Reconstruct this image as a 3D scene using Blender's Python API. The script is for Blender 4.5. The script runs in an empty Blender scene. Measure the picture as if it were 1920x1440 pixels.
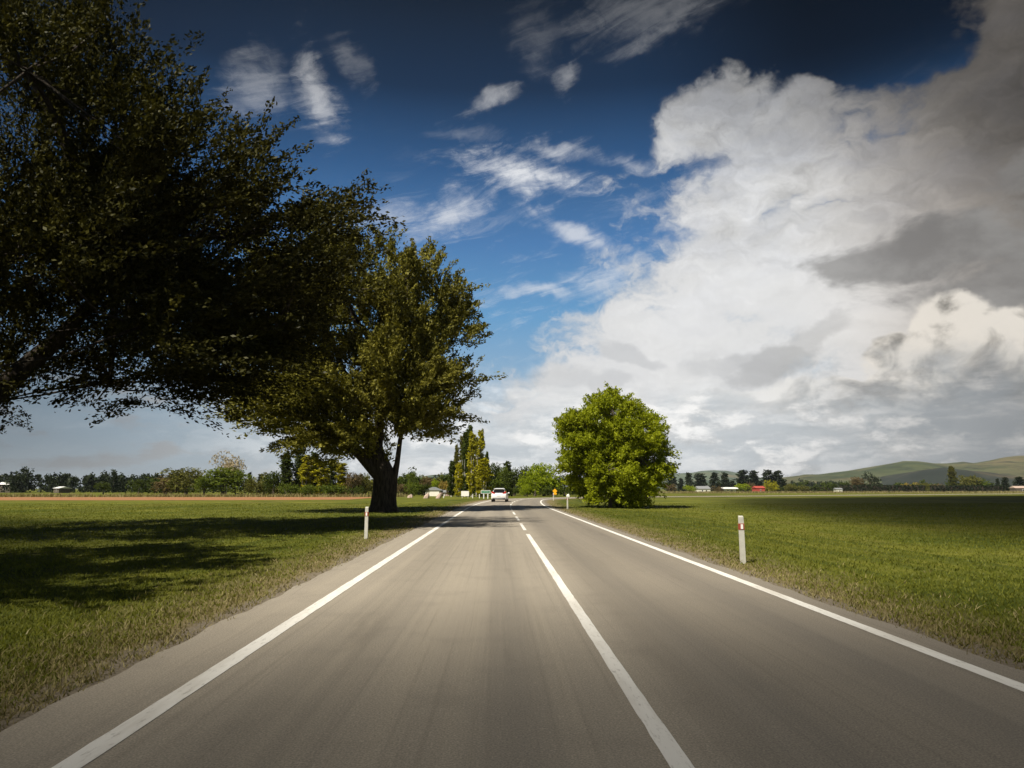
import bpy, bmesh, math, random
import numpy as np
from mathutils import Vector, Matrix
R = math.radians
sc = bpy.context.scene
COL = sc.collection

# ------------------------------------------------------------------ camera
cam = bpy.data.cameras.new('camera'); cam.lens = 24.0; cam.sensor_width = 36.0
cam.clip_start = 0.05; cam.clip_end = 30000
co = bpy.data.objects.new('camera', cam); COL.objects.link(co)
co.location = (0, 0, 1.55); co.rotation_euler = (R(98.705), 0, R(-1.19))
sc.camera = co
sc.view_settings.view_transform = 'Standard'; sc.view_settings.look = 'None'
sc.view_settings.exposure = 0.45; sc.view_settings.gamma = 1.0; sc.view_settings.use_curve_mapping = False
sc.cycles.max_bounces = 6; sc.cycles.diffuse_bounces = 3; sc.cycles.transmission_bounces = 3
sc.cycles.transparent_max_bounces = 12; sc.cycles.volume_bounces = 0
sc.cycles.use_denoising = True

SUN_EL = 51.0
SH = Vector((0.64, 0.77, 0)).normalized()          # horizontal direction in which shadows fall
LDIR = Vector((SH.x*math.cos(R(SUN_EL)), SH.y*math.cos(R(SUN_EL)), -math.sin(R(SUN_EL))))
sun = bpy.data.lights.new('sun', 'SUN'); sun.energy = 5.0; sun.angle = R(0.53); sun.color = (1.0, 0.93, 0.80)
so = bpy.data.objects.new('sun', sun); COL.objects.link(so)
so.rotation_euler = LDIR.to_track_quat('-Z', 'Y').to_euler(); so.location = (-60, -40, 120)

# ------------------------------------------------------------------ node helper
class N:
    def __init__(s, nt): s.nt = nt
    def new(s, t, **kw):
        n = s.nt.nodes.new(t)
        for k, v in kw.items(): setattr(n, k, v)
        return n
    def put(s, sock, v):
        if isinstance(v, bpy.types.NodeSocket): s.nt.links.new(v, sock)
        else:
            try: sock.default_value = v
            except Exception:
                sock.default_value = (v, v, v) if isinstance(v, (int, float)) else tuple(v)+(1,)
    def m(s, op, a, b=0.0, c=0.0, clamp=False):
        n = s.new('ShaderNodeMath', operation=op); n.use_clamp = clamp
        s.put(n.inputs[0], a); s.put(n.inputs[1], b); s.put(n.inputs[2], c)
        return n.outputs[0]
    def vm(s, op, a, b=(0, 0, 0)):
        n = s.new('ShaderNodeVectorMath', operation=op)
        s.put(n.inputs[0], a); s.put(n.inputs[1], b)
        return n.outputs[0]
    def scalev(s, a, f):
        n = s.new('ShaderNodeVectorMath', operation='SCALE'); s.put(n.inputs[0], a); s.put(n.inputs['Scale'], f)
        return n.outputs[0]
    def xyz(s, x, y, z=0.0):
        n = s.new('ShaderNodeCombineXYZ'); s.put(n.inputs[0], x); s.put(n.inputs[1], y); s.put(n.inputs[2], z)
        return n.outputs[0]
    def sep(s, v):
        n = s.new('ShaderNodeSeparateXYZ'); s.put(n.inputs[0], v); return n.outputs
    def noise(s, vec, scale, detail=4, rough=0.5, dist=0.0, color=False):
        n = s.new('ShaderNodeTexNoise'); s.put(n.inputs['Vector'], vec)
        n.inputs['Scale'].default_value = scale; n.inputs['Detail'].default_value = detail
        n.inputs['Roughness'].default_value = rough; n.inputs['Distortion'].default_value = dist
        return n.outputs['Color' if color else 'Fac']
    def ss(s, x, lo, hi, a=0.0, b=1.0):
        n = s.new('ShaderNodeMapRange', interpolation_type='SMOOTHSTEP')
        s.put(n.inputs[0], x)
        flip = lo > hi
        if flip: lo, hi, a, b = hi, lo, b, a
        for i, v in enumerate((lo, hi, a, b)): s.put(n.inputs[i+1], v)
        return n.outputs[0]
    def lin(s, x, lo, hi, a=0.0, b=1.0):
        n = s.new('ShaderNodeMapRange'); s.put(n.inputs[0], x)
        for i, v in enumerate((lo, hi, a, b)): s.put(n.inputs[i+1], v)
        return n.outputs[0]
    def mix(s, f, a, b, blend='MIX'):
        n = s.new('ShaderNodeMix', data_type='RGBA', blend_type=blend)
        s.put(n.inputs[0], f)
        s.put(n.inputs[6], a if not isinstance(a, tuple) else tuple(a)+(1,)); s.put(n.inputs[7], b if not isinstance(b, tuple) else tuple(b)+(1,))
        return n.outputs[2]
    def ramp(s, x, stops, interp='LINEAR'):
        n = s.new('ShaderNodeValToRGB'); cr = n.color_ramp; cr.interpolation = interp
        while len(cr.elements) < len(stops): cr.elements.new(0.5)
        for e, (p, c) in zip(cr.elements, stops): e.position = p; e.color = tuple(c)+(1,)
        s.put(n.inputs[0], x); return n.outputs[0]
    def scalec(s, c, f):
        return s.vm('MULTIPLY', c, s.xyz(f, f, f)) if isinstance(f, bpy.types.NodeSocket) else s.scalev(c, f)

# ------------------------------------------------------------------ sky
w = bpy.data.worlds.new('World'); sc.world = w; w.use_nodes = True
wt = w.node_tree; wt.nodes.clear(); n = N(wt)
D = n.vm('NORMALIZE', n.new('ShaderNodeTexCoord').outputs['Generated'])
dx, dy, dz = n.sep(D)
az0 = n.m('DEGREES', n.m('ARCTAN2', dx, dy)); el0 = n.m('DEGREES', n.m('ARCSINE', dz))
w1 = n.noise(D, 5.0, 5, 0.55, color=True); w2 = n.noise(D, 19.0, 4, 0.55, color=True)
a1, b1, _ = n.sep(w1); a2, b2, _ = n.sep(w2)
def warp(v, p, q, k1, k2):
    return n.m('ADD', v, n.m('ADD', n.m('MULTIPLY', n.m('SUBTRACT', p, 0.5), k1), n.m('MULTIPLY', n.m('SUBTRACT', q, 0.5), k2)))
azw, elw = warp(az0, a1, a2, 11.0, 4.0), warp(el0, b1, b2, 8.0, 3.5)
azs, els = warp(az0, a1, a2, 5.0, 3.0), warp(el0, b1, b2, 3.5, 2.4)
def ell(a, e, ca, ce, ra, re, rot=0.0):
    u, v = n.m('SUBTRACT', a, ca), n.m('SUBTRACT', e, ce)
    if rot:
        c, s_ = math.cos(R(rot)), math.sin(R(rot))
        u, v = n.m('ADD', n.m('MULTIPLY', u, c), n.m('MULTIPLY', v, s_)), n.m('SUBTRACT', n.m('MULTIPLY', v, c), n.m('MULTIPLY', u, s_))
    d = n.m('SQRT', n.m('ADD', n.m('POWER', n.m('DIVIDE', u, ra), 2.0), n.m('POWER', n.m('DIVIDE', v, re), 2.0)))
    return n.m('SUBTRACT', 1.0, d)
def union(lst):
    o = lst[0]
    for x in lst[1:]: o = n.m('MAXIMUM', o, x)
    return o
F = n.noise(n.vm('MULTIPLY', D, (1, 1, 1.5)), 6.5, 10, 0.60, 0.25)
F2 = n.noise(n.vm('MULTIPLY', D, (1, 1, 2.2)), 9.0, 9, 0.58, 0.4)
Fc = n.m('SUBTRACT', F, 0.5); F2c = n.m('SUBTRACT', F2, 0.5)
streakv = n.vm('MULTIPLY', n.xyz(n.m('ADD', az0, n.m('MULTIPLY', el0, 0.55)), n.m('SUBTRACT', el0, n.m('MULTIPLY', az0, 0.30)), 0), (0.062, 0.33, 1))
F3 = n.noise(n.vm('ADD', streakv, n.scalev(w1, 0.55)), 1.9, 10, 0.66, 0.7)
F4 = n.noise(n.vm('ADD', n.vm('MULTIPLY', D, (14, 14, 30)), n.scalev(w2, 1.4)), 1.0, 8, 0.62, 0.8)
F3c = n.m('ADD', n.m('MULTIPLY', n.m('SUBTRACT', F3, 0.5), 2.4), n.m('MULTIPLY', n.m('SUBTRACT', F4, 0.5), 1.5))
# clear sky
nish = n.new('ShaderNodeTexSky', sky_type='NISHITA', sun_disc=False)
nish.sun_elevation = R(SUN_EL); nish.sun_rotation = R(math.degrees(math.atan2(-SH.x, -SH.y)) % 360)
nish.air_density = 1.0; nish.dust_density = 0.6; nish.ozone_density = 2.0
blue = n.ramp(n.m('DIVIDE', el0, 90.0, clamp=True), [(0.0, (.46, .54, .60)), (0.07, (.32, .45, .57)), (0.16, (.125, .315, .55)), (0.225, (.068, .19, .41)),
                                         (0.29, (.027, .092, .225)), (0.355, (.0065, .024, .062)), (0.42, (.0028, .009, .021)), (1.0, (.0025, .008, .019))])
sky_c = n.vm('ADD', blue, n.scalev(nish.outputs[0], 0.004))
leftdim = n.ss(az0, -40, -8, 0.26, 1.0)
sky_c = n.scalec(sky_c, n.m('SUBTRACT', 1.0, n.m('MULTIPLY', n.ss(el0, 24, 31), n.ss(az0, 10, 28, 0.0, .72))))
sky_c = n.scalec(sky_c, n.m('MULTIPLY', n.ss(az0, -42, -12, 0.42, 1.0), n.ss(n.m('ABSOLUTE', az0), 40, 90, 1.0, 0.8)))
# thin wisps
WISP = [(3.1, 25.6, 7.0, 1.7, -8, 1.0), (-4.6, 22.0, 4.6, 1.9, 30, .75), (-16.2, 30.4, 1.7, 3.6, 22, .8), (-20.5, 30.3, 2.6, 2.6, 0, .45), (-.3, 31.2, 2.6, .9, 18, .7),
        (6.5, 33.0, 1.4, 1.2, 50, .6), (7.0, 20.9, 4.4, 1.1, -22, .7), (14.0, 36.8, 7.5, 2.2, 8, .55), (6.0, 27.6, 4.2, 1.0, 0, .7), (3.0, 16.0, 5.0, .8, 0, .6),
        (-13, 33.5, 2.6, 1.2, -40, .35), (-3.0, 28.6, 4.0, .8, 0, .22), (9.5, 17.6, 5, 2.2, 30, .6), (12, 26.5, 3.4, .9, -10, .4), (3.5, 35.2, 2.2, 2.6, 40, .3), (-9, 21.5, 4.5, 1.3, 8, .5)]
wm = None
for (ca, ce, ra, re, rot, k) in WISP:
    e = ell(azs, els, ca, ce, ra*1.25, re*1.2, rot)
    e = n.m('MULTIPLY', n.m('POWER', n.ss(n.m('ADD', n.m('MULTIPLY', e, 1.15), F3c), -0.10, 1.35), 1.3), k)
    wm = e if wm is None else n.m('MAXIMUM', wm, e)
veil = n.m('MULTIPLY', n.ss(F3, 0.52, 0.78), n.m('MULTIPLY', n.ss(el0, 32, 12, 0.0, 0.45), n.ss(az0, -30, 6, 0.25, 1.0)))
wm = n.m('MAXIMUM', wm, veil)
dist = n.m('SQRT', n.m('ADD', n.m('POWER', n.m('MULTIPLY', n.m('SUBTRACT', az0, 11.0), 0.82), 2.0), n.m('POWER', n.m('SUBTRACT', el0, 11.0), 2.0)))
dim = n.ss(dist, 12.5, 28.5, 1.0, 0.15)
wisp_c = n.scalec(n.mix(0.0, (.80, .82, .86), (1, 1, 1)), n.ss(el0, 24, 38, 0.92, 0.24))
c = n.mix(wm, sky_c, wisp_c)
# the big bank of cloud
BANK = [(32, 16.5, 22, 14, 0), (19.3, 28.6, 4.2, 3.2, 0), (25.5, 26.4, 5.4, 3.0, 0), (40, 29.0, 8.5, 7.5, 0), (17.5, 15.5, 13.5, 5.2, 22), (13.5, 9.2, 15, 5.0, 6), (43, 22, 14, 16, 0),
        (25.5, 23.5, 9.5, 5.6, 0), (20, 22.5, 5.5, 4.0, 0), (36, 3, 26, 9, 0), (75, 24, 34, 22, 0)]
E1 = union([ell(azw, elw, *b) for b in BANK])
E1 = n.m('SUBTRACT', E1, n.m('MULTIPLY', n.m('MAXIMUM', ell(azw, elw, 28.5, 33.0, 10.5, 5.0, -12), 0.0), 1.9))
bank = n.ss(n.m('ADD', n.m('ADD', n.m('MULTIPLY', E1, 1.4), n.m('MULTIPLY', Fc, 1.8)), n.m('MULTIPLY', n.m('SUBTRACT', F4, 0.5), n.ss(az0, 8, 24, 1.5, 0.9))), -0.14, 0.58)
edge = n.ss(n.m('ADD', E1, n.m('MULTIPLY', Fc, 1.3)), 0.05, 0.55)
tex = n.ss(n.m('ADD', F2, n.m('MULTIPLY', F, 0.4)), 0.52, 0.86, 0.0, 1.0)
bb = n.mix(n.m('MULTIPLY', tex, n.ss(el0, 14, 24, 0.22, 0.62)), (.82, .82, .815), (.36, .38, .43))
bb = n.mix(n.ss(az0, 22, 40, 0.0, 0.75), bb, n.mix(1.0, bb, (1.0, .88, .76), 'MULTIPLY'))
bb = n.scalec(bb, n.m('MULTIPLY', dim, n.lin(n.m('ADD', n.m('MULTIPLY', F2, .6), n.m('MULTIPLY', F4, .4)), .34, .66, n.ss(el0, 13, 24, .86, .55), n.ss(el0, 13, 24, 1.08, 1.35))))
bb = n.scalec(bb, n.m('ADD', 0.84, n.m('MULTIPLY', edge, 0.16)))
c = n.mix(bank, c, bb)
# grey ragged patches in front of the bank
DARK = [(34.5, 16.8, 8.5, 3.0, 8, .95), (39, 13.2, 8, 3.6, 0, .9), (29.5, 16.2, 3.4, 1.5, 12, .7), (12.0, 11.2, 3.2, .8, -18, .6), (25.5, 11.2, 3.0, 1.4, 20, .35), (5.5, 9.6, 3.2, 1.0, 0, .5), (9.5, 9.3, 1.9, .8, 0, .5),
        (18, 10.2, 4, 1.0, 0, .4), (22.5, 9.6, 5, 1.5, 10, .55), (40.5, 21.0, 3.0, 1.4, 30, .6)]
dm = None
for (ca, ce, ra, re, rot, k) in DARK:
    e = n.m('MULTIPLY', n.ss(n.m('ADD', ell(azs, els, ca, ce, ra*1.2, re*1.25, rot), n.m('MULTIPLY', F2c, 1.9)), 0.0, 0.5), k)
    dm = e if dm is None else n.m('MAXIMUM', dm, e)
dcol = n.mix(n.ss(F, 0.38, 0.66), (.30, .295, .285), (.17, .165, .16))
dcol = n.mix(n.ss(az0, 14, 26), (.50, .51, .525), dcol)
c = n.mix(n.m('MULTIPLY', dm, 0.9), c, dcol)
# heaped cumulus on the right
CUM = [(34.8, 10.9, 3.4, 3.0, 0), (38.5, 9.6, 4.6, 2.8, 0), (31.6, 9.4, 3.0, 2.2, 0), (36, 7.6, 8.0, 2.3, 0), (28.5, 6.8, 4.0, 1.4, 0), (23.0, 6.9, 4.4, 1.5, 0), (17.5, 6.9, 3.6, 1.3, 0), (31.5, 4.9, 3.0, 1.0, 0), (47, 9, 8, 3.4, 0)]
azc, elc = warp(az0, a1, a2, 2.0, 2.6), warp(el0, b1, b2, 1.8, 2.2)
E2 = union([ell(azc, elc, *b) for b in CUM])
cum = n.ss(n.m('ADD', E2, n.m('MULTIPLY', F2c, 0.55)), 0.02, 0.22)
bil = n.noise(n.vm('MULTIPLY', D, (1, 1, 1.3)), 15.0, 7, 0.55, 0.6)
bil2 = n.noise(n.vm('MULTIPLY', n.vm('ADD', D, (-0.016, 0.0, 0.020)), (1, 1, 1.3)), 15.0, 7, 0.55, 0.6)
lit = n.ss(n.m('ADD', n.m('ADD', n.m('MULTIPLY', n.m('SUBTRACT', elc, n.lin(az0, 22, 34, 6.0, 8.6)), 0.20), n.m('MULTIPLY', n.m('SUBTRACT', bil, bil2), 2.6)), n.m('MULTIPLY', n.m('SUBTRACT', bil, 0.5), 2.6)), -0.50, 0.80)
ccol = n.mix(lit, (.19, .18, .16), (.80, .745, .665))
ccol = n.mix(n.ss(az0, 20, 30), n.mix(lit, (.52, .52, .51), (.83, .82, .79)), ccol)
c = n.mix(n.m('MULTIPLY', cum, n.ss(az0, 10, 33, 0.55, 0.93)), c, ccol)
# flat grey layers down to the horizon
hv = n.vm('MULTIPLY', n.xyz(az0, el0, 0), (0.085, 0.42, 1))
H = n.noise(n.vm('ADD', hv, n.scalev(w2, 0.5)), 1.3, 9, 0.60, 0.15); H2 = n.noise(n.vm('ADD', hv, (7.3, 3.1, 0)), 2.2, 7, 0.58, 0.1)
hmask = n.m('MULTIPLY', n.ss(n.m('ADD', els, n.m('MULTIPLY', Fc, 12.0)), 10.5, 5.0), n.ss(az0, -32, -6, 0.10, 1.0))
pv0 = n.vm('ADD', n.vm('MULTIPLY', D, (1, 1, 2.2)), n.scalev(w2, 0.02)); P1 = n.noise(pv0, 10.5, 9, 0.60, 0.1); P2 = n.noise(n.vm('ADD', pv0, (-0.010, 0, 0.040)), 10.5, 9, 0.60, 0.1)
puff = n.ss(P1, 0.44, 0.60)
pcol = n.mix(n.ss(n.m('SUBTRACT', P1, P2), -0.08, 0.10), (.52, .535, .545), (1.0, .99, .97))
hcol = n.mix(puff, n.mix(n.ss(H, 0.40, 0.62), (.56, .60, .63), (.86, .87, .87)), pcol)
hcol = n.mix(n.m('MULTIPLY', n.ss(H2, 0.54, 0.72), 0.4), hcol, (.42, .45, .47))
hcol = n.scalec(hcol, n.m('MULTIPLY', n.ss(az0, 14, 44, 1.0, 0.42), leftdim))
c = n.mix(n.m('MULTIPLY', hmask, 0.92), c, hcol)
lc = n.mix(n.m('MULTIPLY', n.ss(H, 0.50, 0.66), n.m('MULTIPLY', n.ss(az0, -5, -14), n.ss(el0, 12, 7, 0.0, 0.8))), c, n.scalec(n.mix(H2, (.55, .56, .57), (.60, .61, .62)), leftdim))
bg = n.new('ShaderNodeBackground'); n.put(bg.inputs[0], lc); bg.inputs[1].default_value = 0.76
wo = n.new('ShaderNodeOutputWorld'); wt.links.new(bg.outputs[0], wo.inputs[0])
w.cycles.sampling_method = 'MANUAL'; w.cycles.sample_map_resolution = 512

# ------------------------------------------------------------------ materials
def material(name):
    m = bpy.data.materials.new(name); m.use_nodes = True
    m.node_tree.nodes.clear(); return m, N(m.node_tree)
def finish(nn, shader, disp=None):
    o = nn.new('ShaderNodeOutputMaterial'); nn.nt.links.new(shader, o.inputs[0])
def pbsdf(nn, col, rough=0.6, spec=0.3, metal=0.0, normal=None):
    p = nn.new('ShaderNodeBsdfPrincipled'); nn.put(p.inputs['Base Color'], col if not isinstance(col, tuple) else col+(1,))
    nn.put(p.inputs['Roughness'], rough); p.inputs['Specular IOR Level'].default_value = spec; p.inputs['Metallic'].default_value = metal
    if normal is not None: nn.put(p.inputs['Normal'], normal)
    return p.outputs[0]
def bump(nn, h, strength, distance):
    b = nn.new('ShaderNodeBump'); b.inputs['Strength'].default_value = strength; b.inputs['Distance'].default_value = distance
    nn.put(b.inputs['Height'], h); return b.outputs[0]
def objco(nn): return nn.new('ShaderNodeTexCoord').outputs['Object']
def uvco(nn): return nn.new('ShaderNodeTexCoord').outputs['UV']
def worldpos(nn): return nn.new('ShaderNodeNewGeometry').outputs['Position']
def plain(name, col, rough=0.5, spec=0.3, var=0.12, scale=3.0, metal=0.0):
    m, q = material(name)
    f = q.noise(objco(q), scale, 5, 0.6)
    cc = q.mix(f, tuple(v*(1-var) for v in col), tuple(min(1, v*(1+var)) for v in col))
    finish(q, pbsdf(q, cc, rough, spec, metal)); return m
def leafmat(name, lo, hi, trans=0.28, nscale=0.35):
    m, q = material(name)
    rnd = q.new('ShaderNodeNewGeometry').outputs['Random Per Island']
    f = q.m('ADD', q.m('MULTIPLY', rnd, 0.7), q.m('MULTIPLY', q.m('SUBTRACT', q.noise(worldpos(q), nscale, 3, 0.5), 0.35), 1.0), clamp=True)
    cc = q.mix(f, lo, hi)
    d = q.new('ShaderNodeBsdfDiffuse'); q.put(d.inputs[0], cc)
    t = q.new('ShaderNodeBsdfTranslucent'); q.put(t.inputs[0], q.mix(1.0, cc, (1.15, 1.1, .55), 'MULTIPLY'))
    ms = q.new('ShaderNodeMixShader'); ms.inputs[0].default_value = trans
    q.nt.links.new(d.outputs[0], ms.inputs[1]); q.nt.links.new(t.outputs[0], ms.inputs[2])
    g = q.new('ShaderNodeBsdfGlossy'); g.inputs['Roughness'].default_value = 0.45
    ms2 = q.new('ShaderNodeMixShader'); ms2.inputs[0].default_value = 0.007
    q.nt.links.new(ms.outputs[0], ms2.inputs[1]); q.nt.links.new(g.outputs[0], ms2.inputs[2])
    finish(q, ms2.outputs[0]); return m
def barkmat(name, lo, hi, sc_=(6, 6, 1.2)):
    m, q = material(name)
    p = q.vm('MULTIPLY', objco(q), sc_)
    f = q.noise(p, 1.6, 8, 0.65, 0.5)
    finish(q, pbsdf(q, q.mix(q.ss(f, .3, .7), lo, hi), 0.9, 0.15, normal=bump(q, f, 0.8, 0.05))); return m

def grass_colour(q, pos):
    f = q.noise(pos, 0.16, 5, 0.6); g = q.noise(pos, 1.1, 5, 0.62)
    cc = q.mix(q.ss(q.m('ADD', q.m('MULTIPLY', f, .65), q.m('MULTIPLY', g, .35)), .36, .64), (.070, .090, .011), (.185, .185, .028))
    return q.mix(q.ss(q.noise(q.vm('MULTIPLY', pos, (.30, .05, 1)), 1.0, 4, .6), .5, .72, 0, .6), cc, (.175, .150, .040))
M = {}
# road: weathered chip seal, u = metres across, v = metres along
m, q = material('road_seal'); uv = uvco(q); u, v, _ = q.sep(uv)
chips = q.noise(uv, 70, 3, 0.7); mott = q.noise(uv, 1.3, 6, 0.62)
streak = q.noise(q.vm('MULTIPLY', uv, (3.2, 0.035, 1)), 1.0, 6, 0.6, 0.2); fine = q.noise(q.vm('MULTIPLY', uv, (14, 0.10, 1)), 1.0, 5, 0.6)
def band(cx, wd): return q.ss(q.m('ABSOLUTE', q.m('SUBTRACT', q.m('ADD', u, q.m('MULTIPLY', q.m('SUBTRACT', mott, .5), .12)), cx)), wd, 0.05)
tracks = q.m('MAXIMUM', q.m('MAXIMUM', band(-1.50, .62), band(0.10, .55)), q.m('MAXIMUM', band(1.85, .55), band(3.35, .60)))
cc = q.mix(q.m('MULTIPLY', tracks, .55), (.318, .282, .230), (.222, .197, .161))
cc = q.mix(q.ss(streak, .35, .7, 0, .55), cc, (.375, .33, .262))
cc = q.mix(q.ss(fine, .5, .72, 0, .25), cc, (.14, .122, .097))
cc = q.mix(q.ss(q.m('ADD', u, q.m('MULTIPLY', q.m('SUBTRACT', mott, .5), .5)), 1.05, 1.6, 0, .42), cc, (.158, .138, .112))
cc = q.mix(q.ss(mott, .48, .72, 0, .25), cc, (.20, .18, .15))
bleed = q.m('MULTIPLY', tracks, q.ss(q.noise(q.vm('MULTIPLY', uv, (1.6, .22, 1)), 1.0, 5, .65), .54, .68))
cc = q.mix(q.m('MULTIPLY', bleed, .22), cc, (.105, .092, .075))
cc = q.mix(q.ss(q.noise(uv, 22, 3, .6), .56, .72, 0, .5), cc, q.mix(1.0, cc, (1.35, 1.33, 1.3), 'MULTIPLY'))
cc = q.mix(q.ss(chips, .30, .72, 0, 1), q.mix(1.0, cc, (.70, .70, .71), 'MULTIPLY'), q.mix(1.0, cc, (1.25, 1.25, 1.24), 'MULTIPLY'))
finish(q, pbsdf(q, cc, q.lin(tracks, 0, 1, .92, .74), 0.25, normal=bump(q, chips, .55, .006))); M['road'] = m
m, q = material('road_paint'); uv = uvco(q)
wear = q.ss(q.noise(q.vm('MULTIPLY', uv, (1, .25, 1)), 26, 7, .7), .52, .74); dirt = q.noise(q.vm('MULTIPLY', uv, (2, .3, 1)), 2, 6, .6)
cc = q.mix(q.m('MULTIPLY', wear, .65), q.mix(q.ss(dirt, .4, .7), (.82, .80, .75), (.66, .63, .57)), (.27, .24, .20))
finish(q, pbsdf(q, cc, .75, .25, normal=bump(q, q.noise(uv, 70, 3, .7), .4, .004))); M['paint'] = m
# verge: u = metres from the seal's edge
m, q = material('verge_turf'); uv = uvco(q); u, v, _ = q.sep(uv); pos = worldpos(q)
uj = q.m('ADD', u, q.m('MULTIPLY', q.m('SUBTRACT', q.noise(q.vm('MULTIPLY', uv, (1.2, .4, 1)), 1.4, 6, .62), .5), 1.3))
gcol = grass_colour(q, pos)
dry = q.mix(q.noise(pos, 5, 6, .65), (.175, .140, .062), (.27, .22, .115))
grit = q.mix(q.noise(pos, 34, 4, .7), (.15, .125, .095), (.33, .28, .21))
gcol = q.mix(q.ss(q.noise(q.vm('MULTIPLY', uv, (1.3, .025, 1)), 1.0, 4, .6), .40, .62, 0, .85), gcol, (.062, .080, .011))
cc = q.mix(q.ss(uj, .15, .50), grit, q.mix(q.ss(uj, .45, 2.3), dry, gcol))
cc = q.mix(q.ss(q.noise(pos, 22, 4, .7), .35, .7, .0, .55), cc, q.mix(1.0, cc, (.45, .45, .42), 'MULTIPLY'))
finish(q, pbsdf(q, cc, .95, .1, normal=bump(q, q.noise(pos, 16, 5, .7), .9, .05))); M['verge'] = m
# pasture
m, q = material('pasture'); pos = worldpos(q)
cc = grass_colour(q, pos)
cc = q.mix(q.ss(q.noise(pos, .013, 4, .6), .46, .60, 0, .6), cc, (.155, .170, .024))
cc = q.mix(q.ss(q.noise(q.vm('MULTIPLY', pos, (.05, .012, 1)), 1.0, 5, .6), .48, .64, 0, .45), cc, (.07, .085, .014))
cc = q.mix(q.ss(q.noise(pos, 9, 5, .7), .38, .7, 0, .5), cc, q.mix(1.0, cc, (.5, .5, .45), 'MULTIPLY'))
finish(q, pbsdf(q, cc, .95, .1, normal=bump(q, q.noise(pos, 6, 5, .7), .9, .08))); M['pasture'] = m
m, q = material('tilled_soil'); pos = worldpos(q)
cc = q.mix(q.noise(q.vm('MULTIPLY', pos, (.08, 1.2, 1)), 1.0, 6, .65), (.26, .125, .058), (.42, .22, .11))
finish(q, pbsdf(q, cc, .95, .1, normal=bump(q, q.noise(pos, 3, 5, .7), 1.0, .15))); M['soil'] = m
def hillmat(name, lo, hi, scrub, amt):
    m, q = material(name); pos = worldpos(q)
    f = q.noise(pos, .004, 6, .62); g = q.noise(q.vm('MULTIPLY', pos, (1, .4, 1.6)), .018, 6, .68)
    cc = q.mix(q.ss(f, .38, .62), lo, hi)
    cc = q.mix(q.ss(q.noise(pos, .0024, 5, .6), .5, .68, 0, .6), cc, (.19, .14, .08))
    cc = q.mix(q.ss(g, .56-.1*amt, .66, 0, .9), cc, scrub)
    finish(q, pbsdf(q, cc, .95, .1)); return m
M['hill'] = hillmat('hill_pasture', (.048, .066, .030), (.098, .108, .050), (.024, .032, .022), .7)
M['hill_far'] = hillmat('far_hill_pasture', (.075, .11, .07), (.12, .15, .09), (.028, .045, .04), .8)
M['hill_shade'] = hillmat('shaded_hill', (.026, .033, .026), (.036, .043, .032), (.018, .024, .02), 1.5)  # dark tone stands in for a cloud's shadow on the right hill
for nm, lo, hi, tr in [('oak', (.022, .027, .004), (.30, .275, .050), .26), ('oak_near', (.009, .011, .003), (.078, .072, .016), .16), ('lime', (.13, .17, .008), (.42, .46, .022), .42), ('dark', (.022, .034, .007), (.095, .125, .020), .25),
                       ('mid', (.05, .08, .010), (.18, .22, .03), .3), ('bright', (.13, .18, .008), (.40, .48, .025), .40), ('gold', (.17, .17, .010), (.52, .48, .03), .36),
                       ('olive', (0.065, 0.072, 0.018), (0.203, 0.196, 0.046), .25), ('brown', (0.072, 0.055, 0.029), (0.217, 0.160, 0.072), .2), ('tan', (0.260, 0.215, 0.130), (0.522, 0.435, 0.290), .2),
                       ('pine', (0.013, 0.020, 0.011), (0.046, 0.060, 0.029), .12), ('amber', (0.221, 0.163, 0.039), (0.522, 0.392, 0.102), .3)]:
    M[nm] = leafmat(nm+'_leaves', lo, hi, tr)
M['bark_dark'] = barkmat('dark_bark', (.016, .013, .010), (.075, .060, .045))
M['bark'] = barkmat('grey_bark', (.06, .05, .04), (.17, .145, .115))
M['bark_pale'] = barkmat('pale_bark', (.28, .26, .22), (.62, .60, .54))
M['blade'] = leafmat('grass_blades', (.095, .118, .014), (.215, .218, .036), .38, .25)
M['dryblade'] = leafmat('dry_grass_blades', (.15, .125, .045), (.36, .31, .15), .25, .5)
M['white'] = plain('white_paint', (.78, .77, .74), .35, .4, .06)
M['post'] = plain('weathered_white', (.50, .49, .43), .6, .3, .3, 7.0)
M['car_white'] = plain('white_car_paint', (.80, .80, .79), .18, .5, .02)
M['glass'] = plain('dark_glass', (.012, .014, .017), .06, .6, .05)
M['black'] = plain('black_plastic', (.02, .02, .02), .6, .3)
M['rubber'] = plain('tyre_rubber', (.018, .018, .018), .85, .2)
M['alloy'] = plain('alloy', (.5, .5, .5), .3, .5, .05, 3, .8)
M['red'] = plain('red_lens', (.50, .03, .02), .2, .5)
M['band'] = plain('red_brown_band', (.30, .055, .03), .45, .4)
M['silver'] = plain('reflector', (.85, .85, .82), .25, .5)
M['sign_green'] = plain('sign_green', (.055, .21, .12), .4, .4, .05)
M['sign_white'] = plain('sign_white', (.86, .84, .80), .45, .4, .04)
M['sign_pale'] = plain('pale_green_print', (.42, .60, .50), .45, .4, .04)
M['sign_yellow'] = plain('sign_yellow', (.85, .42, .012), .4, .4, .05)
M['sign_grey'] = plain('sign_back', (.35, .36, .36), .4, .4, .1, 3, .6)
M['wall_cream'] = plain('cream_wall', (.72, .70, .62), .7, .2, .08)
M['roof_grey'] = plain('grey_roof', (.25, .26, .27), .5, .3, .15)
M['roof_white'] = plain('white_roof', (.80, .80, .78), .45, .3, .06)
M['barn_red'] = plain('red_boards', (.40, .075, .055), .7, .2, .2)
M['pink'] = plain('pink_stone', (.46, .35, .29), .85, .2, .25, 2.0)
M['galv'] = plain('galvanised_rail', (.62, .60, .55), .4, .4, .1, 4, .3)

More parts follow.
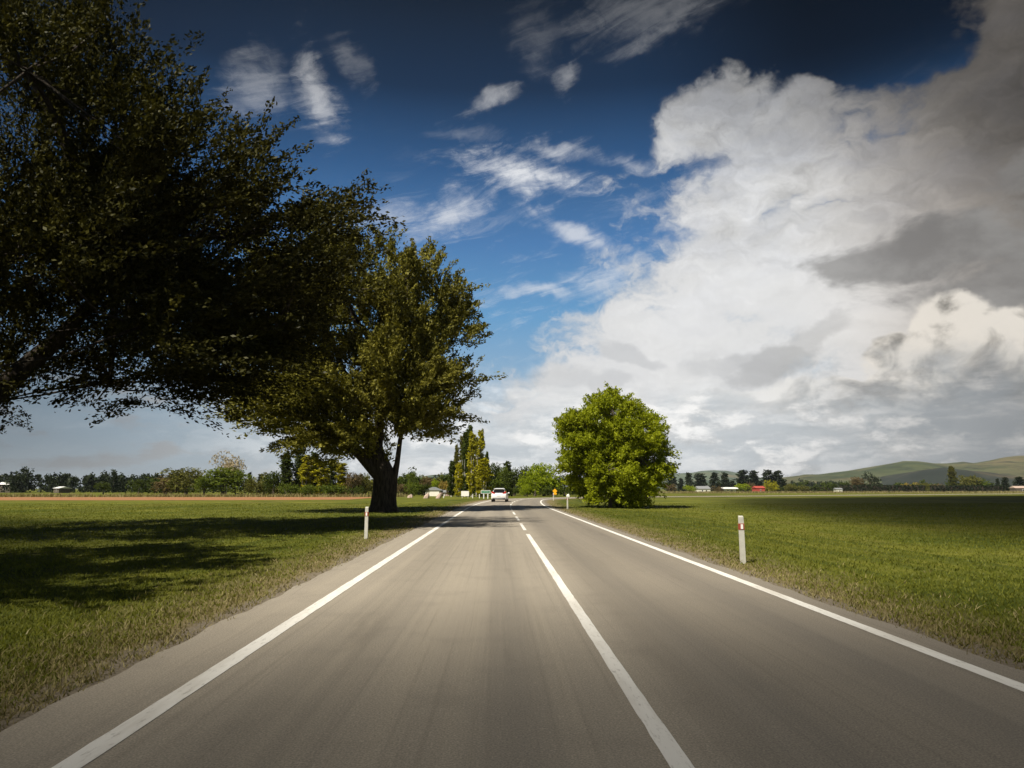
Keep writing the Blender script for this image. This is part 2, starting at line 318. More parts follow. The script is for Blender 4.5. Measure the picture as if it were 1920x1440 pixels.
# ------------------------------------------------------------------ mesh helpers
def tag(o, label=None, cat=None, group=None, kind=None):
    if label: o['label'] = label
    if cat: o['category'] = cat
    if group: o['group'] = group
    if kind: o['kind'] = kind
    return o
def link(name, me, parent=None, loc=None, mat=None):
    o = bpy.data.objects.new(name, me); COL.objects.link(o)
    if parent is not None: o.parent = parent
    if loc is not None: o.location = loc
    if mat is not None:
        if not me.materials: me.materials.append(mat)
        else:
            o.material_slots[0].link = 'OBJECT'; o.material_slots[0].material = mat
    return o
def empty(name, loc, rz=0.0, scale=(1, 1, 1)):
    o = bpy.data.objects.new(name, None); COL.objects.link(o); o.empty_display_size = .3
    o.location = loc; o.rotation_euler = (0, 0, rz); o.scale = scale; return o
def np_mesh(name, v, f, uv=None, smooth=False):
    """v (n,3), f (m,k) with k = 3 or 4"""
    me = bpy.data.meshes.new(name); v = np.asarray(v, np.float32); f = np.asarray(f, np.int32); k = f.shape[1]
    me.vertices.add(len(v)); me.vertices.foreach_set('co', v.ravel())
    me.loops.add(f.size); me.loops.foreach_set('vertex_index', f.ravel())
    me.polygons.add(len(f)); me.polygons.foreach_set('loop_start', np.arange(0, f.size, k, dtype=np.int32))
    if smooth: me.polygons.foreach_set('use_smooth', np.ones(len(f), bool))
    me.update(calc_edges=True)
    if uv is not None:
        l = me.uv_layers.new(name='UVMap'); l.data.foreach_set('uv', np.asarray(uv, np.float32)[f.ravel()].ravel())
    return me
class B:
    """collects solids in one bmesh"""
    def __init__(s): s.bm = bmesh.new()
    def box(s, c, d, bev=0.0, rot=None):
        r = bmesh.ops.create_cube(s.bm, size=1.0); vs = r['verts']
        bmesh.ops.scale(s.bm, vec=d, verts=vs)
        if bev:
            es = list({e for v in vs for e in v.link_edges})
            r2 = bmesh.ops.bevel(s.bm, geom=es, offset=bev, segments=2, affect='EDGES', profile=.5); vs = list({v for f in r2['faces'] for v in f.verts} | {v for v in vs if v.is_valid})
        if rot: bmesh.ops.rotate(s.bm, cent=(0, 0, 0), matrix=rot, verts=vs)
        bmesh.ops.translate(s.bm, vec=c, verts=vs); return s
    def cyl(s, c, r, h, axis='Z', seg=16, r2=None):
        q_ = bmesh.ops.create_cone(s.bm, cap_ends=True, segments=seg, radius1=r, radius2=r if r2 is None else r2, depth=h); vs = q_['verts']
        if axis == 'X': bmesh.ops.rotate(s.bm, cent=(0, 0, 0), matrix=Matrix.Rotation(R(90), 3, 'Y'), verts=vs)
        if axis == 'Y': bmesh.ops.rotate(s.bm, cent=(0, 0, 0), matrix=Matrix.Rotation(R(90), 3, 'X'), verts=vs)
        bmesh.ops.translate(s.bm, vec=c, verts=vs); return s
    def loft(s, sections, cap=True):
        rings = [[s.bm.verts.new(p) for p in sec] for sec in sections]; k = len(rings[0])
        for a, b in zip(rings, rings[1:]):
            for i in range(k): s.bm.faces.new((a[i], a[(i+1) % k], b[(i+1) % k], b[i]))
        if cap: s.bm.faces.new(rings[0][::-1]); s.bm.faces.new(rings[-1])
        return s
    def poly(s, pts, th, axis=1):
        """extrude an outline (x,z) along y"""
        a = [s.bm.verts.new((p[0], 0, p[1])) for p in pts]; b = [s.bm.verts.new((p[0], th, p[1])) for p in pts]; k = len(pts)
        s.bm.faces.new(a); s.bm.faces.new(b[::-1])
        for i in range(k): s.bm.faces.new((a[i], b[i], b[(i+1) % k], a[(i+1) % k]))
        return s
    def obj(s, name, mat, parent=None, loc=None, smooth=False):
        bmesh.ops.recalc_face_normals(s.bm, faces=s.bm.faces[:])
        me = bpy.data.meshes.new(name); s.bm.to_mesh(me); s.bm.free()
        if smooth:
            for p in me.polygons: p.use_smooth = True
        me.materials.append(mat); return link(name, me, parent, loc)

def nrm(a): return a/np.maximum(np.linalg.norm(a, axis=-1, keepdims=True), 1e-9)
def tube(pts, rad, sides=8):
    pts = np.asarray(pts, float); k = len(pts); vs, fs = [], []
    for i in range(k):
        t = pts[min(i+1, k-1)]-pts[max(i-1, 0)]; t = t/max(np.linalg.norm(t), 1e-9)
        a = np.cross(t, (0.31, 0.9, 0.2)); a /= max(np.linalg.norm(a), 1e-9); b = np.cross(t, a)
        for j in range(sides):
            th = 2*math.pi*j/sides; vs.append(pts[i]+rad[i]*(a*math.cos(th)+b*math.sin(th)))
    for i in range(k-1):
        for j in range(sides):
            fs.append((i*sides+j, i*sides+(j+1) % sides, (i+1)*sides+(j+1) % sides, (i+1)*sides+j))
    return np.array(vs), np.array(fs)
def merge(parts):
    vs, fs, o = [], [], 0
    for v, f in parts: vs.append(v); fs.append(f+o); o += len(v)
    return np.concatenate(vs), np.concatenate(fs)
def sprays(rng, c, d, L, per, ll, lw, spread, droop=.2, wild=.8):
    """leaf quads along shoots: c (n,3) roots, d (n,3) directions, L (n,) lengths"""
    nS = len(c); t = rng.random((nS, per, 1))
    p = c[:, None]+d[:, None]*L[:, None, None]*t+rng.normal(0, 1, (nS, per, 3))*spread*(1.0-.5*t)
    p[..., 2] -= droop*(t[..., 0]**2)*L[:, None]
    ax = nrm(d[:, None]+rng.normal(0, wild, (nS, per, 3))+np.array((0, 0, -droop)))
    sd = nrm(np.cross(ax, rng.normal(0, 1, (nS, per, 3))))
    s_ = rng.uniform(.65, 1.35, (nS, per, 1))
    a, b = ax*ll*.5*s_, sd*lw*.5*s_
    v = np.stack([p-a, p+b-a*.15, p+a, p-b-a*.15], 2).reshape(-1, 3)
    return v, np.arange(len(v)).reshape(-1, 4)
def unit(rng, k): return nrm(rng.normal(0, 1, (k, 3)))

# ------------------------------------------------------------------ terrain and road
def smooth(a, b, x):
    t = np.clip((x-a)/(b-a), 0, 1); return t*t*(3-2*t)
def gz(x, y):
    return -1.55*smooth(140, 520, y)*smooth(10, 120, x)
ss_ = np.concatenate([np.arange(-30, -4, 1.0), np.arange(-4, 24, .2), np.arange(24, 60, .5), np.arange(60, 300, 1.0)])
def kappa(s): return (1/480)*smooth(46, 56, s)*(1-smooth(86, 104, s))+(1/44)*smooth(86, 104, s)*(1-smooth(132, 142, s))
fs_ = np.arange(-30, 300, .1); hd = np.cumsum(kappa(fs_))*.1
PX = np.cumsum(np.sin(hd))*.1; PY = -30+np.cumsum(np.cos(hd))*.1
def path(s, lat):
    h = np.interp(s, fs_, hd); return np.interp(s, fs_, PX)+lat*np.cos(h), np.interp(s, fs_, PY)-lat*np.sin(h)
def ribbon(name, s, lats, zs, mat, parent=None, uoff=0.0, usign=1.0):
    s = np.asarray(s, float); k = len(lats); v, uv = [], []
    for a in s:
        for l, z in zip(lats, zs):
            x, y = path(a, l); v.append((x, y, z)); uv.append((usign*(l-uoff), a))
    f = [(i*k+j, i*k+j+1, (i+1)*k+j+1, (i+1)*k+j) for i in range(len(s)-1) for j in range(k-1)]
    return link(name, np_mesh(name, v, f, uv), parent, None, mat)
L_EDGE, R_EDGE = -3.22, 4.52
v, f, rr = [], [], np.concatenate([np.arange(0, 60, 6), np.geomspace(60, 9000, 70)]); na = 160
for r_ in rr:
    for j in range(na):
        th = 2*math.pi*j/na; x, y = r_*math.cos(th), r_*math.sin(th); v.append((x, y, -.09+float(gz(x, y))))
f = [(i*na+j, i*na+(j+1) % na, (i+1)*na+(j+1) % na, (i+1)*na+j) for i in range(len(rr)-1) for j in range(na)]
tag(link('ground', np_mesh('ground', v, f), None, None, M['pasture']), kind='structure')
rng0 = np.random.default_rng(5)
road = ribbon('road', ss_, [L_EDGE, -2.4, 1.03, 4.1, R_EDGE], [0, .012, .03, .012, 0], M['road']); tag(road, kind='structure')
# the seal's edge is ragged
for i, vert in enumerate(road.data.vertices):
    if i % 5 in (0, 4):
        yy = vert.co.y; vert.co.x += rng0.uniform(-.022, .022)+.035*math.sin(yy*1.7+i % 5)*math.sin(yy*.53)+.02*math.sin(yy*4.1+2)
def zroad(l): return np.interp(l, [L_EDGE, -2.4, 1.03, 4.1, R_EDGE], [0, .012, .03, .012, 0])+.004
def mark(name, l0, l1, s):
    o = ribbon(name, s, [l0, (l0+l1)/2, l1], [zroad(l0), zroad((l0+l1)/2), zroad(l1)], M['paint'], road)
    for i, vert in enumerate(o.data.vertices):
        if i % 3 != 1: vert.co.x += rng0.uniform(-.004, .004)
    return o
mark('edge_line', -2.48, -2.31, ss_); mark('edge_line', 4.02, 4.19, ss_)
mark('centre_line', .955, 1.085, np.concatenate([np.arange(-30, -4, 1.0), np.arange(-4, 23.6, .2)]))
s0 = 25.6
while s0 < 150:
    mark('lane_dash', .96, 1.08, np.linspace(s0, s0+4.8, 25)); s0 += 7.6
lv = ribbon('verge', ss_, [L_EDGE+.06, L_EDGE-.5, -5, -8, -12], [-.012, -.03, -.05, -.06, -.12], M['verge'], None, L_EDGE, -1.0); tag(lv, kind='structure')
rv = ribbon('verge', ss_, [R_EDGE-.06, R_EDGE+.5, 6.5, 9, 13], [-.012, -.03, -.05, -.06, -.12], M['verge'], None, R_EDGE, 1.0); tag(rv, kind='structure')
# ploughed strip across the left field
v = []; xs = np.linspace(-210, -22, 60)
for x in xs:
    v += [(x, 98+rng0.uniform(-.6, .6)+max(0, (x+40)*.25), -.07), (x, 134+rng0.uniform(-.6, .6), -.07)]
f = [(2*i, 2*i+2, 2*i+3, 2*i+1) for i in range(len(xs)-1)]
tag(link('ploughed_soil', np_mesh('ploughed_soil', v, f), None, None, M['soil']), kind='structure')

# hills: ridge profiles (x across, crest height) at a distance
def hill(name, dist, prof, depth, mat, seed, base=-3):
    rg = np.random.default_rng(seed); xs = np.linspace(prof[0][0], prof[-1][0], 140); crest = np.interp(xs, [p[0] for p in prof], [p[1] for p in prof])
    rows = 26; v = []
    ph = rg.uniform(0, 6.28, 12)
    for j in range(rows):
        t = j/(rows-1)*1.35; y = dist-depth*(1-t); g = math.sin(min(t, 1)*math.pi/2)**1.2 if t <= 1 else 1-.5*(t-1)
        for i, x in enumerate(xs):
            k = crest[i]
            nz = sum(math.sin(x*(.004+.006*a)*(1200/dist*1.3)+ph[a]+t*3.3*((a % 3)-1)) for a in range(8))/8
            v.append((x*(1-(1-min(t, 1))*depth/dist*.9), y, base+(k-base)*g*(1+.22*nz*(1-abs(2*min(t, 1)-1))) - (0 if t < 1 else 0)))
    k = len(xs); f = [(j*k+i, j*k+i+1, (j+1)*k+i+1, (j+1)*k+i) for j in range(rows-1) for i in range(k-1)]
    return tag(link(name, np_mesh(name, v, f, smooth=True), None, None, mat), kind='structure')
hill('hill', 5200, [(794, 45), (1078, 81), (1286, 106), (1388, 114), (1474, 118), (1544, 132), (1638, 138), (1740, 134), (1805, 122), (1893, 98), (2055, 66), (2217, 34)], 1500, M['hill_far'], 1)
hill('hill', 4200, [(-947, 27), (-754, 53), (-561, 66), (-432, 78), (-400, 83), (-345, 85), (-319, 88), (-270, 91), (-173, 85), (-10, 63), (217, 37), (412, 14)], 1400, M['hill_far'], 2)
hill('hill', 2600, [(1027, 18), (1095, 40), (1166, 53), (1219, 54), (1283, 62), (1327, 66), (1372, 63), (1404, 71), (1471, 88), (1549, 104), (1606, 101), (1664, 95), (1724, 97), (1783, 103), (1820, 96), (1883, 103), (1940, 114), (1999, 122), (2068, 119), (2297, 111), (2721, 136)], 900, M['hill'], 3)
hill('hill', 1900, [(1034, 7), (1082, 21), (1099, 28), (1146, 44), (1187, 52), (1244, 59), (1285, 53), (1327, 49), (1385, 45), (1426, 38), (1489, 31), (1594, 21), (1714, 7)], 420, M['hill_shade'], 4)  # added spur, its outline and dark colour imitate the cloud shadow
# air: one thin even volume round everything on the ground
m, q = material('haze_air'); pv = q.new('ShaderNodeVolumePrincipled'); pv.inputs['Color'].default_value = (.80, .88, 1.0, 1); pv.inputs['Density'].default_value = 6e-5; pv.inputs['Anisotropy'].default_value = .2
o_ = q.new('ShaderNodeOutputMaterial'); q.nt.links.new(pv.outputs[0], o_.inputs['Volume'])
tag(B().box((0, 0, 79), (18600, 18600, 172)).obj('haze', m), kind='stuff')
# clouds added out of view overhead to shade the fields and near road
def vapour(dens):
    m, q = material('shade_cloud_vapour'); vs_ = q.new('ShaderNodeVolumeScatter'); vs_.inputs['Density'].default_value = dens; vs_.inputs['Anisotropy'].default_value = .5
    o_ = q.new('ShaderNodeOutputMaterial'); q.nt.links.new(vs_.outputs[0], o_.inputs['Volume']); return m
def cloud(label, gx, gy, rx, ry, rz, alt, seed, dens):
    bm = bmesh.new(); bmesh.ops.create_icosphere(bm, subdivisions=5, radius=1); rg = np.random.default_rng(seed); ph = rg.uniform(0, 6.28, (6, 3)); fr = rg.uniform(1.5, 6, (6, 3))
    for v_ in bm.verts:
        p = v_.co; k = 1+sum(.05*math.sin(fr[i][0]*p.x+ph[i][0])*math.sin(fr[i][1]*p.y+ph[i][1])*math.sin(fr[i][2]*p.z+ph[i][2]+1) for i in range(6))
        v_.co = Vector((p.x*rx*k, p.y*ry*k, p.z*rz*k*(1 if p.z > 0 else .55)))
    me = bpy.data.meshes.new('cloud'); bm.to_mesh(me); bm.free(); me.materials.append(vapour(dens))
    t = alt/math.tan(R(SUN_EL)); return tag(link('cloud', me, None, (gx-SH.x*t, gy-SH.y*t, alt)), label, 'cloud')
cloud('unseen soft white cloud high over the road, placed to shade the right field', 152, 30, 134, 128, 70, 520, 1, .065)
cloud('unseen smaller soft cloud behind, added to darken the near road', -2, -70.5, 110, 70, 60, 470, 2, .046)
cloud('unseen small soft cloud to the left, added to darken the near left verge', -71, -8, 62, 46, 46, 400, 3, .045)
# ------------------------------------------------------------------ trees
def tree_parts(root, tv, tf, cv, cf, bark, leaf, sides_mesh=None):
    me = np_mesh('trunk', tv, tf, smooth=True); link('trunk', me, root, None, bark)
    link('crown', np_mesh('crown', cv, cf), root, None, leaf)
def big_tree(name, label, cat, loc, seed, stems, crown, ncl, nsp, per, ll, lw, leaf, bark, keep=None, spL=(1.0, 2.2), clr=1.5, origin=(0, 0, 3), group=None, spread=.16, outw=.75, wild=.7):
    """stems: list of (points, radii); crown: list of ellipsoids (cx,cy,cz,rx,ry,rz,weight) in the tree's own metres"""
    rg = np.random.default_rng(seed); root = empty(name, loc); tag(root, label, cat, group)
    tv, tf = merge([tube(p, r, 12) for p, r in stems]); link('trunk', np_mesh('trunk', tv, tf, smooth=True), root, None, bark)
    cw = np.array([c[6] for c in crown]); cen = []
    while len(cen) < ncl:
        c = crown[rg.choice(len(crown), p=cw/cw.sum())]
        d = unit(rg, 1)[0]; p = np.array(c[:3])+d*np.array(c[3:6])*(rg.random()**.36)
        if p[2] < .2 or (keep and not keep(p)): continue
        cen.append(p)
    cen = np.array(cen); org = np.array(origin)
    # limbs run from the fork to the clusters through shared boughs
    forks = [np.array(p[-1]) for p, r in stems]
    nb = max(6, ncl//14); boughs = cen[rg.choice(len(cen), nb, replace=False)]
    tw = []
    for i, bpt in enumerate(boughs):
        f0 = forks[int(np.argmin([np.linalg.norm(q_-bpt) for q_ in forks]))]; L = np.linalg.norm(bpt-f0)
        mid = f0*.5+bpt*.5+rg.normal(0, .06*L, 3)+np.array((0, 0, .10*L))
        pts = [f0*(1-t)**2+2*mid*t*(1-t)+bpt*t*t for t in np.linspace(0, 1, 7)]
        r0 = min(.34, .035*L); link('limb', np_mesh('limb', *tube(pts, np.linspace(r0, .05, 7), 7), smooth=True), root, None, bark)
    for c in cen:
        b_ = boughs[int(np.argmin(np.linalg.norm(boughs-c, axis=1)))]
        if np.linalg.norm(b_-c) < .1: continue
        mid = (b_+c)/2+rg.normal(0, .25, 3); tw.append(tube([b_, mid, c], [.055, .04, .018], 4))
    tv, tf = merge(tw); link('twigs', np_mesh('twigs', tv, tf), root, None, bark)['kind'] = 'stuff'
    c0 = np.repeat(cen, nsp, 0); c0 = c0+unit(rg, len(c0))*(rg.random((len(c0), 1))**.5)*clr*np.array((1, 1, .72))
    d = nrm(nrm(c0-org)*outw+unit(rg, len(c0))*.75+np.array((0, 0, .05)))
    cv, cf = sprays(rg, c0, d, rg.uniform(*spL, len(c0)), per, ll, lw, spread, .22, wild)
    link('crown', np_mesh('crown', cv, cf), root, None, leaf); return root
big_tree('broadleaf_tree', 'huge dark roadside tree whose whole trunk stands on the left verge', 'tree', (-7.95, 48.5, -.09), 101,
    [([(0, 0, -.3), (0, 0, .5), (.02, 0, 1.5), (-.05, 0, 2.7), (-.9, .1, 4.6), (-2.2, .3, 7.2), (-3.2, .3, 10.0)], [1.25, .92, .80, .74, .58, .42, .20]),
     ([(.40, 0, 1.2), (.62, .05, 2.3), (.86, .05, 3.4), (1.02, .1, 5.0), (1.5, .1, 7.6)], [.50, .30, .19, .16, .10]),
     ([(-.2, 0, 2.4), (-1.6, -.4, 4.0), (-3.6, -.8, 5.6), (-6.0, -1.0, 7.6)], [.5, .42, .33, .16]),
     ([(-.6, 0, 3.8), (-.5, .5, 7), (-.3, .6, 11)], [.4, .32, .16])],
    [(-1.0, 0, 12.3, 6.0, 6.0, 7.4, 1.0), (2.2, 0, 8.0, 3.5, 4.0, 3.5, .55), (-6.0, -1, 14.8, 6.2, 6, 6.8, .8), (-5.4, -1, 8.6, 5.8, 5, 3.8, .7), (-2.8, -1, 5.6, 3.6, 3.6, 2.0, .35), (5.2, 0, 8.8, .7, .9, .6, .03), (2.6, 0, 13.0, 3.2, 3.5, 4.2, .35)],
    235, 15, 62, .25, .105, M['oak'], M['bark_dark'], keep=lambda p: p[2] > 3.6 + max(0, -p[0]-5)*.30, origin=(0, 0, 3.2), spL=(1.2, 2.6), clr=1.3, outw=1.4, wild=.55)
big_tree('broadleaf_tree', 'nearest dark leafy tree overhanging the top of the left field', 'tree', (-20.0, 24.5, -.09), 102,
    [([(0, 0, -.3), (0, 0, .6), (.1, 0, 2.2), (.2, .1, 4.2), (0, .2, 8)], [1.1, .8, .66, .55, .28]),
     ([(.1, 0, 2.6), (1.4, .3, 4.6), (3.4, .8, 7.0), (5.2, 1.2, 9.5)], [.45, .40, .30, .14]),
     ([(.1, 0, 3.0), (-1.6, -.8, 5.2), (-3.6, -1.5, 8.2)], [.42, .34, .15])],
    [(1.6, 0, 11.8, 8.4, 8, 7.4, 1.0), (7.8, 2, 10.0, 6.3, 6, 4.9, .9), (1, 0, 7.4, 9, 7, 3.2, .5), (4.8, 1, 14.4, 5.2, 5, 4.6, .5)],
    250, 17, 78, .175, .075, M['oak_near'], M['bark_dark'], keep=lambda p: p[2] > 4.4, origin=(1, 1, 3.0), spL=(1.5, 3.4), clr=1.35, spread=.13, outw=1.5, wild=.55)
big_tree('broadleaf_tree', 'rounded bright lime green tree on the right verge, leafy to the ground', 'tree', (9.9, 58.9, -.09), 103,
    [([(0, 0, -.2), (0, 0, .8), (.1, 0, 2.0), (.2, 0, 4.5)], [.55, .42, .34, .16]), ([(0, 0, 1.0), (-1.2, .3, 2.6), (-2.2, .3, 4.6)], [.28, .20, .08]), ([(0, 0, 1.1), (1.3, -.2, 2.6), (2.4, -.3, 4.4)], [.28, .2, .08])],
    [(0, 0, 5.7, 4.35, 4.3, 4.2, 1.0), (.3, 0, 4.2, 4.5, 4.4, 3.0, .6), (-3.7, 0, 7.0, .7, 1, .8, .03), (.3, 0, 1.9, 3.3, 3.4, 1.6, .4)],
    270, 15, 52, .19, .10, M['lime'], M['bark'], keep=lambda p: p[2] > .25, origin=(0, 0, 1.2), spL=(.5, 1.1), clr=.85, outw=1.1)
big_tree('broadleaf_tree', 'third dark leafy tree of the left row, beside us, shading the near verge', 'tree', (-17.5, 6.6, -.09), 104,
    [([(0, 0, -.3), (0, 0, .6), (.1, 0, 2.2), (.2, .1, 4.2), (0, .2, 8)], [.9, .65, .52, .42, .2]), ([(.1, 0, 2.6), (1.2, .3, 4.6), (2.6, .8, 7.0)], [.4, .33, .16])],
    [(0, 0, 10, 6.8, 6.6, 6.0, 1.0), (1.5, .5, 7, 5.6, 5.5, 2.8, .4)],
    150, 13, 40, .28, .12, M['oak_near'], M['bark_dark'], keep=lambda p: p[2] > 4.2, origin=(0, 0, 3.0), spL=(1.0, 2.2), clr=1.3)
# prototypes for the trees farther off: (trunk mesh, crown mesh) at 10 m tall
def proto_round(seed, nsp=420, lo=.14, wid=4.2, lobes=7):
    rg = np.random.default_rng(seed); tp = tube([(0, 0, -.2), (.05, 0, 1.5), (.1, .1, 3.2), (0, .1, 6)], [.42, .34, .26, .08], 7)
    lb = [(rg.uniform(-.5, .5)*wid, rg.uniform(-.5, .5)*wid, rg.uniform(3.2, 7.2), rg.uniform(.38, .6)*wid, rg.uniform(2.0, 3.0)) for _ in range(lobes)]+[(0, 0, 6.0, wid*.62, 3.7)]
    c = []
    while len(c) < nsp:
        x, y, z, r, rz = lb[rg.integers(len(lb))]; d = unit(rg, 1)[0]*(rg.random()**.3); p = np.array((x+d[0]*r, y+d[1]*r, z+d[2]*rz))
        if p[2] > lo*10 and p[2] < 9.6: c.append(p)
    c = np.array(c); d = nrm(nrm(c-np.array((0, 0, 3)))+unit(rg, len(c))*.8)
    cv, cf = sprays(rg, c, d, rg.uniform(.5, 1.1, len(c)), 9, .46, .26, .26, .2, .9)
    cv[:, 2] *= 10/cv[:, 2].max(); return np_mesh('trunk', *tp, smooth=True), np_mesh('crown', cv, cf), 2*np.percentile(np.abs(cv[:, 0]), 97)
def proto_shrub(seed):
    rg = np.random.default_rng(seed); tp = merge([tube([(0, 0, -.2), (rg.uniform(-1, 1), rg.uniform(-1, 1), 3), (rg.uniform(-3, 3), rg.uniform(-2, 2), 6)], [.3, .22, .08], 5) for _ in range(4)])
    c = []
    lb = [(rg.uniform(-4, 4), rg.uniform(-3, 3), rg.uniform(2.5, 6), rg.uniform(2.5, 4), rg.uniform(2, 3.5)) for _ in range(7)]
    while len(c) < 300:
        x, y, z, r, rz = lb[rg.integers(7)]; d = unit(rg, 1)[0]*(rg.random()**.3); p = np.array((x+d[0]*r, y+d[1]*r, z+d[2]*rz))
        if p[2] > .1: c.append(p)
    c = np.array(c); d = nrm(nrm(c-np.array((0, 0, 1)))+unit(rg, len(c))*.7)
    cv, cf = sprays(rg, c, d, rg.uniform(.6, 1.4, len(c)), 9, .62, .36, .36, .2, .9)
    cv[:, 2] *= 10/cv[:, 2].max(); cv[:, 2] = np.maximum(cv[:, 2], -.1); return np_mesh('trunk', *tp, smooth=True), np_mesh('crown', cv, cf), 2*np.percentile(np.abs(cv[:, 0]), 97)
def proto_pine(seed):
    rg = np.random.default_rng(seed); tp = tube([(0, 0, -.2), (.05, 0, 5), (0, .05, 9.8)], [.22, .15, .03], 6); c, d = [], []
    for z in np.arange(1.0, 9.7, .30):
        r = (2.1*(1-z/10.4)**.62)*rg.uniform(.65, 1.15)
        for k in range(int(4+r*4)):
            a = rg.uniform(0, 6.28); q_ = rg.uniform(.25, 1.0)*r*rg.uniform(.7, 1.15); c.append((q_*math.cos(a), q_*math.sin(a), z+rg.uniform(-.2, .2))); d.append((math.cos(a), math.sin(a), .25))
    c, d = np.array(c), nrm(np.array(d)); cv, cf = sprays(rg, c, nrm(d+unit(rg, len(c))*.35), rg.uniform(.4, .9, len(c)), 10, .55, .28, .22, .1, .8)
    cv[:, 2] *= 10/cv[:, 2].max(); return np_mesh('trunk', *tp, smooth=True), np_mesh('crown', cv, cf), 2*np.percentile(np.abs(cv[:, 0]), 98)
def proto_poplar(seed, rad=.62, gap=0.0):
    rg = np.random.default_rng(seed); st = [tube([(0, 0, -.1), (.03, 0, 3), (.02, .03, 6.5), (0, 0, 9.6)], [.17, .14, .09, .02], 6)]
    for k in range(5):
        a = rg.uniform(0, 6.28); z0 = rg.uniform(.6, 3); st.append(tube([(0, 0, z0), (.35*math.cos(a), .35*math.sin(a), z0+1.2), (.45*math.cos(a), .45*math.sin(a), z0+3.5)], [.07, .055, .015], 5))
    c = []
    cl = [(rg.uniform(0, 6.28), z, rg.uniform(.5, 1.0)) for z in np.arange(.5, 9.4, .32) for _ in range(2)]
    for (a, z, k) in cl:
        if rg.random() < gap: continue
        prof = rad*min(1, .30+z/2.6)*min(1, (10.1-z)/3.2)**.8
        for _ in range(12):
            a2 = a+rg.normal(0, .7); q_ = prof*k*rg.uniform(.3, 1.0); c.append((q_*math.cos(a2), q_*math.sin(a2), z+rg.uniform(-.25, .25)))
    c = np.array(c); d = nrm(np.stack([c[:, 0]*.5, c[:, 1]*.5, np.full(len(c), 1.0)], 1)+unit(rg, len(c))*.35)
    cv, cf = sprays(rg, c, d, rg.uniform(.25, .6, len(c)), 9, .24, .15, .09, .0, .8)
    cv[:, 2] *= 10/cv[:, 2].max(); return np_mesh('trunk', *merge(st), smooth=True), np_mesh('crown', cv, cf), 2*np.percentile(np.abs(cv[:, 0]), 97)
def proto_bare(seed):
    rg = np.random.default_rng(seed); st = [tube([(0, 0, -.2), (0, .1, 2), (.1, 0, 4)], [.4, .3, .22], 7)]; tips = []
    for k in range(11):
        a = rg.uniform(0, 6.28); e = rg.uniform(.35, 1.3); L = rg.uniform(3.5, 5.6); d = np.array((math.cos(a)*math.cos(e), math.sin(a)*math.cos(e), math.sin(e))); p0 = np.array((.1, 0, rg.uniform(2.6, 4)))
        p1 = p0+d*L*.55+rg.normal(0, .3, 3); p2 = p0+d*L; st.append(tube([p0, p1, p2], [.14, .09, .03], 5))
        for _ in range(9):
            b0 = p0+(p2-p0)*rg.uniform(.4, 1); b1 = b0+unit(rg, 1)[0]*rg.uniform(.8, 1.8)+np.array((0, 0, .3)); st.append(tube([b0, (b0+b1)/2+rg.normal(0, .1, 3), b1], [.05, .035, .012], 4)); tips.append(b1)
    c = np.repeat(np.array(tips), 5, 0)+rg.normal(0, .45, (len(tips)*5, 3)); d = unit(rg, len(c)); cv, cf = sprays(rg, c, d, rg.uniform(.3, .8, len(c)), 8, .34, .18, .16, .1, .9)
    cv[:, 2] *= 10/max(cv[:, 2].max(), 1); return np_mesh('trunk', *merge(st), smooth=True), np_mesh('crown', cv, cf), 2*np.percentile(np.abs(cv[:, 0]), 98)
def proto_cypress(seed):
    """spreading old macrocarpa with a bare lower trunk and flat tiers"""
    rg = np.random.default_rng(seed); st = [tube([(0, 0, -.2), (.1, 0, 2.5), (-.1, 0, 5)], [.5, .4, .25], 7)]
    lb = [(-.6, 0, 7.6, 2.4, 2.2), (-1.6, 0, 4.6, 2.5, 2.2), (1.1, .2, 6.2, 2.2, 1.4), (2.6, 0, 5.6, 1.9, 1.5), (3.0, 0, 3.2, 1.5, 1.6), (-2.8, 0, 2.6, 1.7, 1.9), (.2, 0, 2.8, 2.2, 1.3)]; c = []
    for l in lb: st.append(tube([(0, 0, 2.2), (l[0]*.5, 0, l[2]*.7), (l[0], l[1], l[2])], [.2, .14, .05], 5))
    while len(c) < 420:
        x, y, z, r, rz = lb[rg.integers(len(lb))]; d = unit(rg, 1)[0]*(rg.random()**.3); c.append(np.array((x+d[0]*r, y+d[1]*r, z+d[2]*rz)))
    c = np.array(c); d = nrm(c-np.array((0, 0, 3))+unit(rg, len(c))*1.2); cv, cf = sprays(rg, c, d, rg.uniform(.4, .9, len(c)), 9, .42, .2, .22, .05, .8)
    cv[:, 2] *= 10/cv[:, 2].max(); cv[:, 2] = np.maximum(cv[:, 2], .1); return np_mesh('trunk', *merge(st), smooth=True), np_mesh('crown', cv, cf), 2*np.percentile(np.abs(cv[:, 0]), 97)
PROTO = {'round': [proto_round(s, lobes=l, wid=w_) for s, l, w_ in ((11, 7, 4.2), (12, 9, 4.6), (13, 5, 3.8), (14, 8, 4.4))], 'shrub': [proto_shrub(s) for s in (21, 22, 23)],
         'pine': [proto_pine(s) for s in (31, 32, 33)], 'poplar': [proto_poplar(41), proto_poplar(42, .6, .12), proto_poplar(43, .75, .25)], 'bare': [proto_bare(51)], 'cypress': [proto_cypress(61)]}
cnt = {}
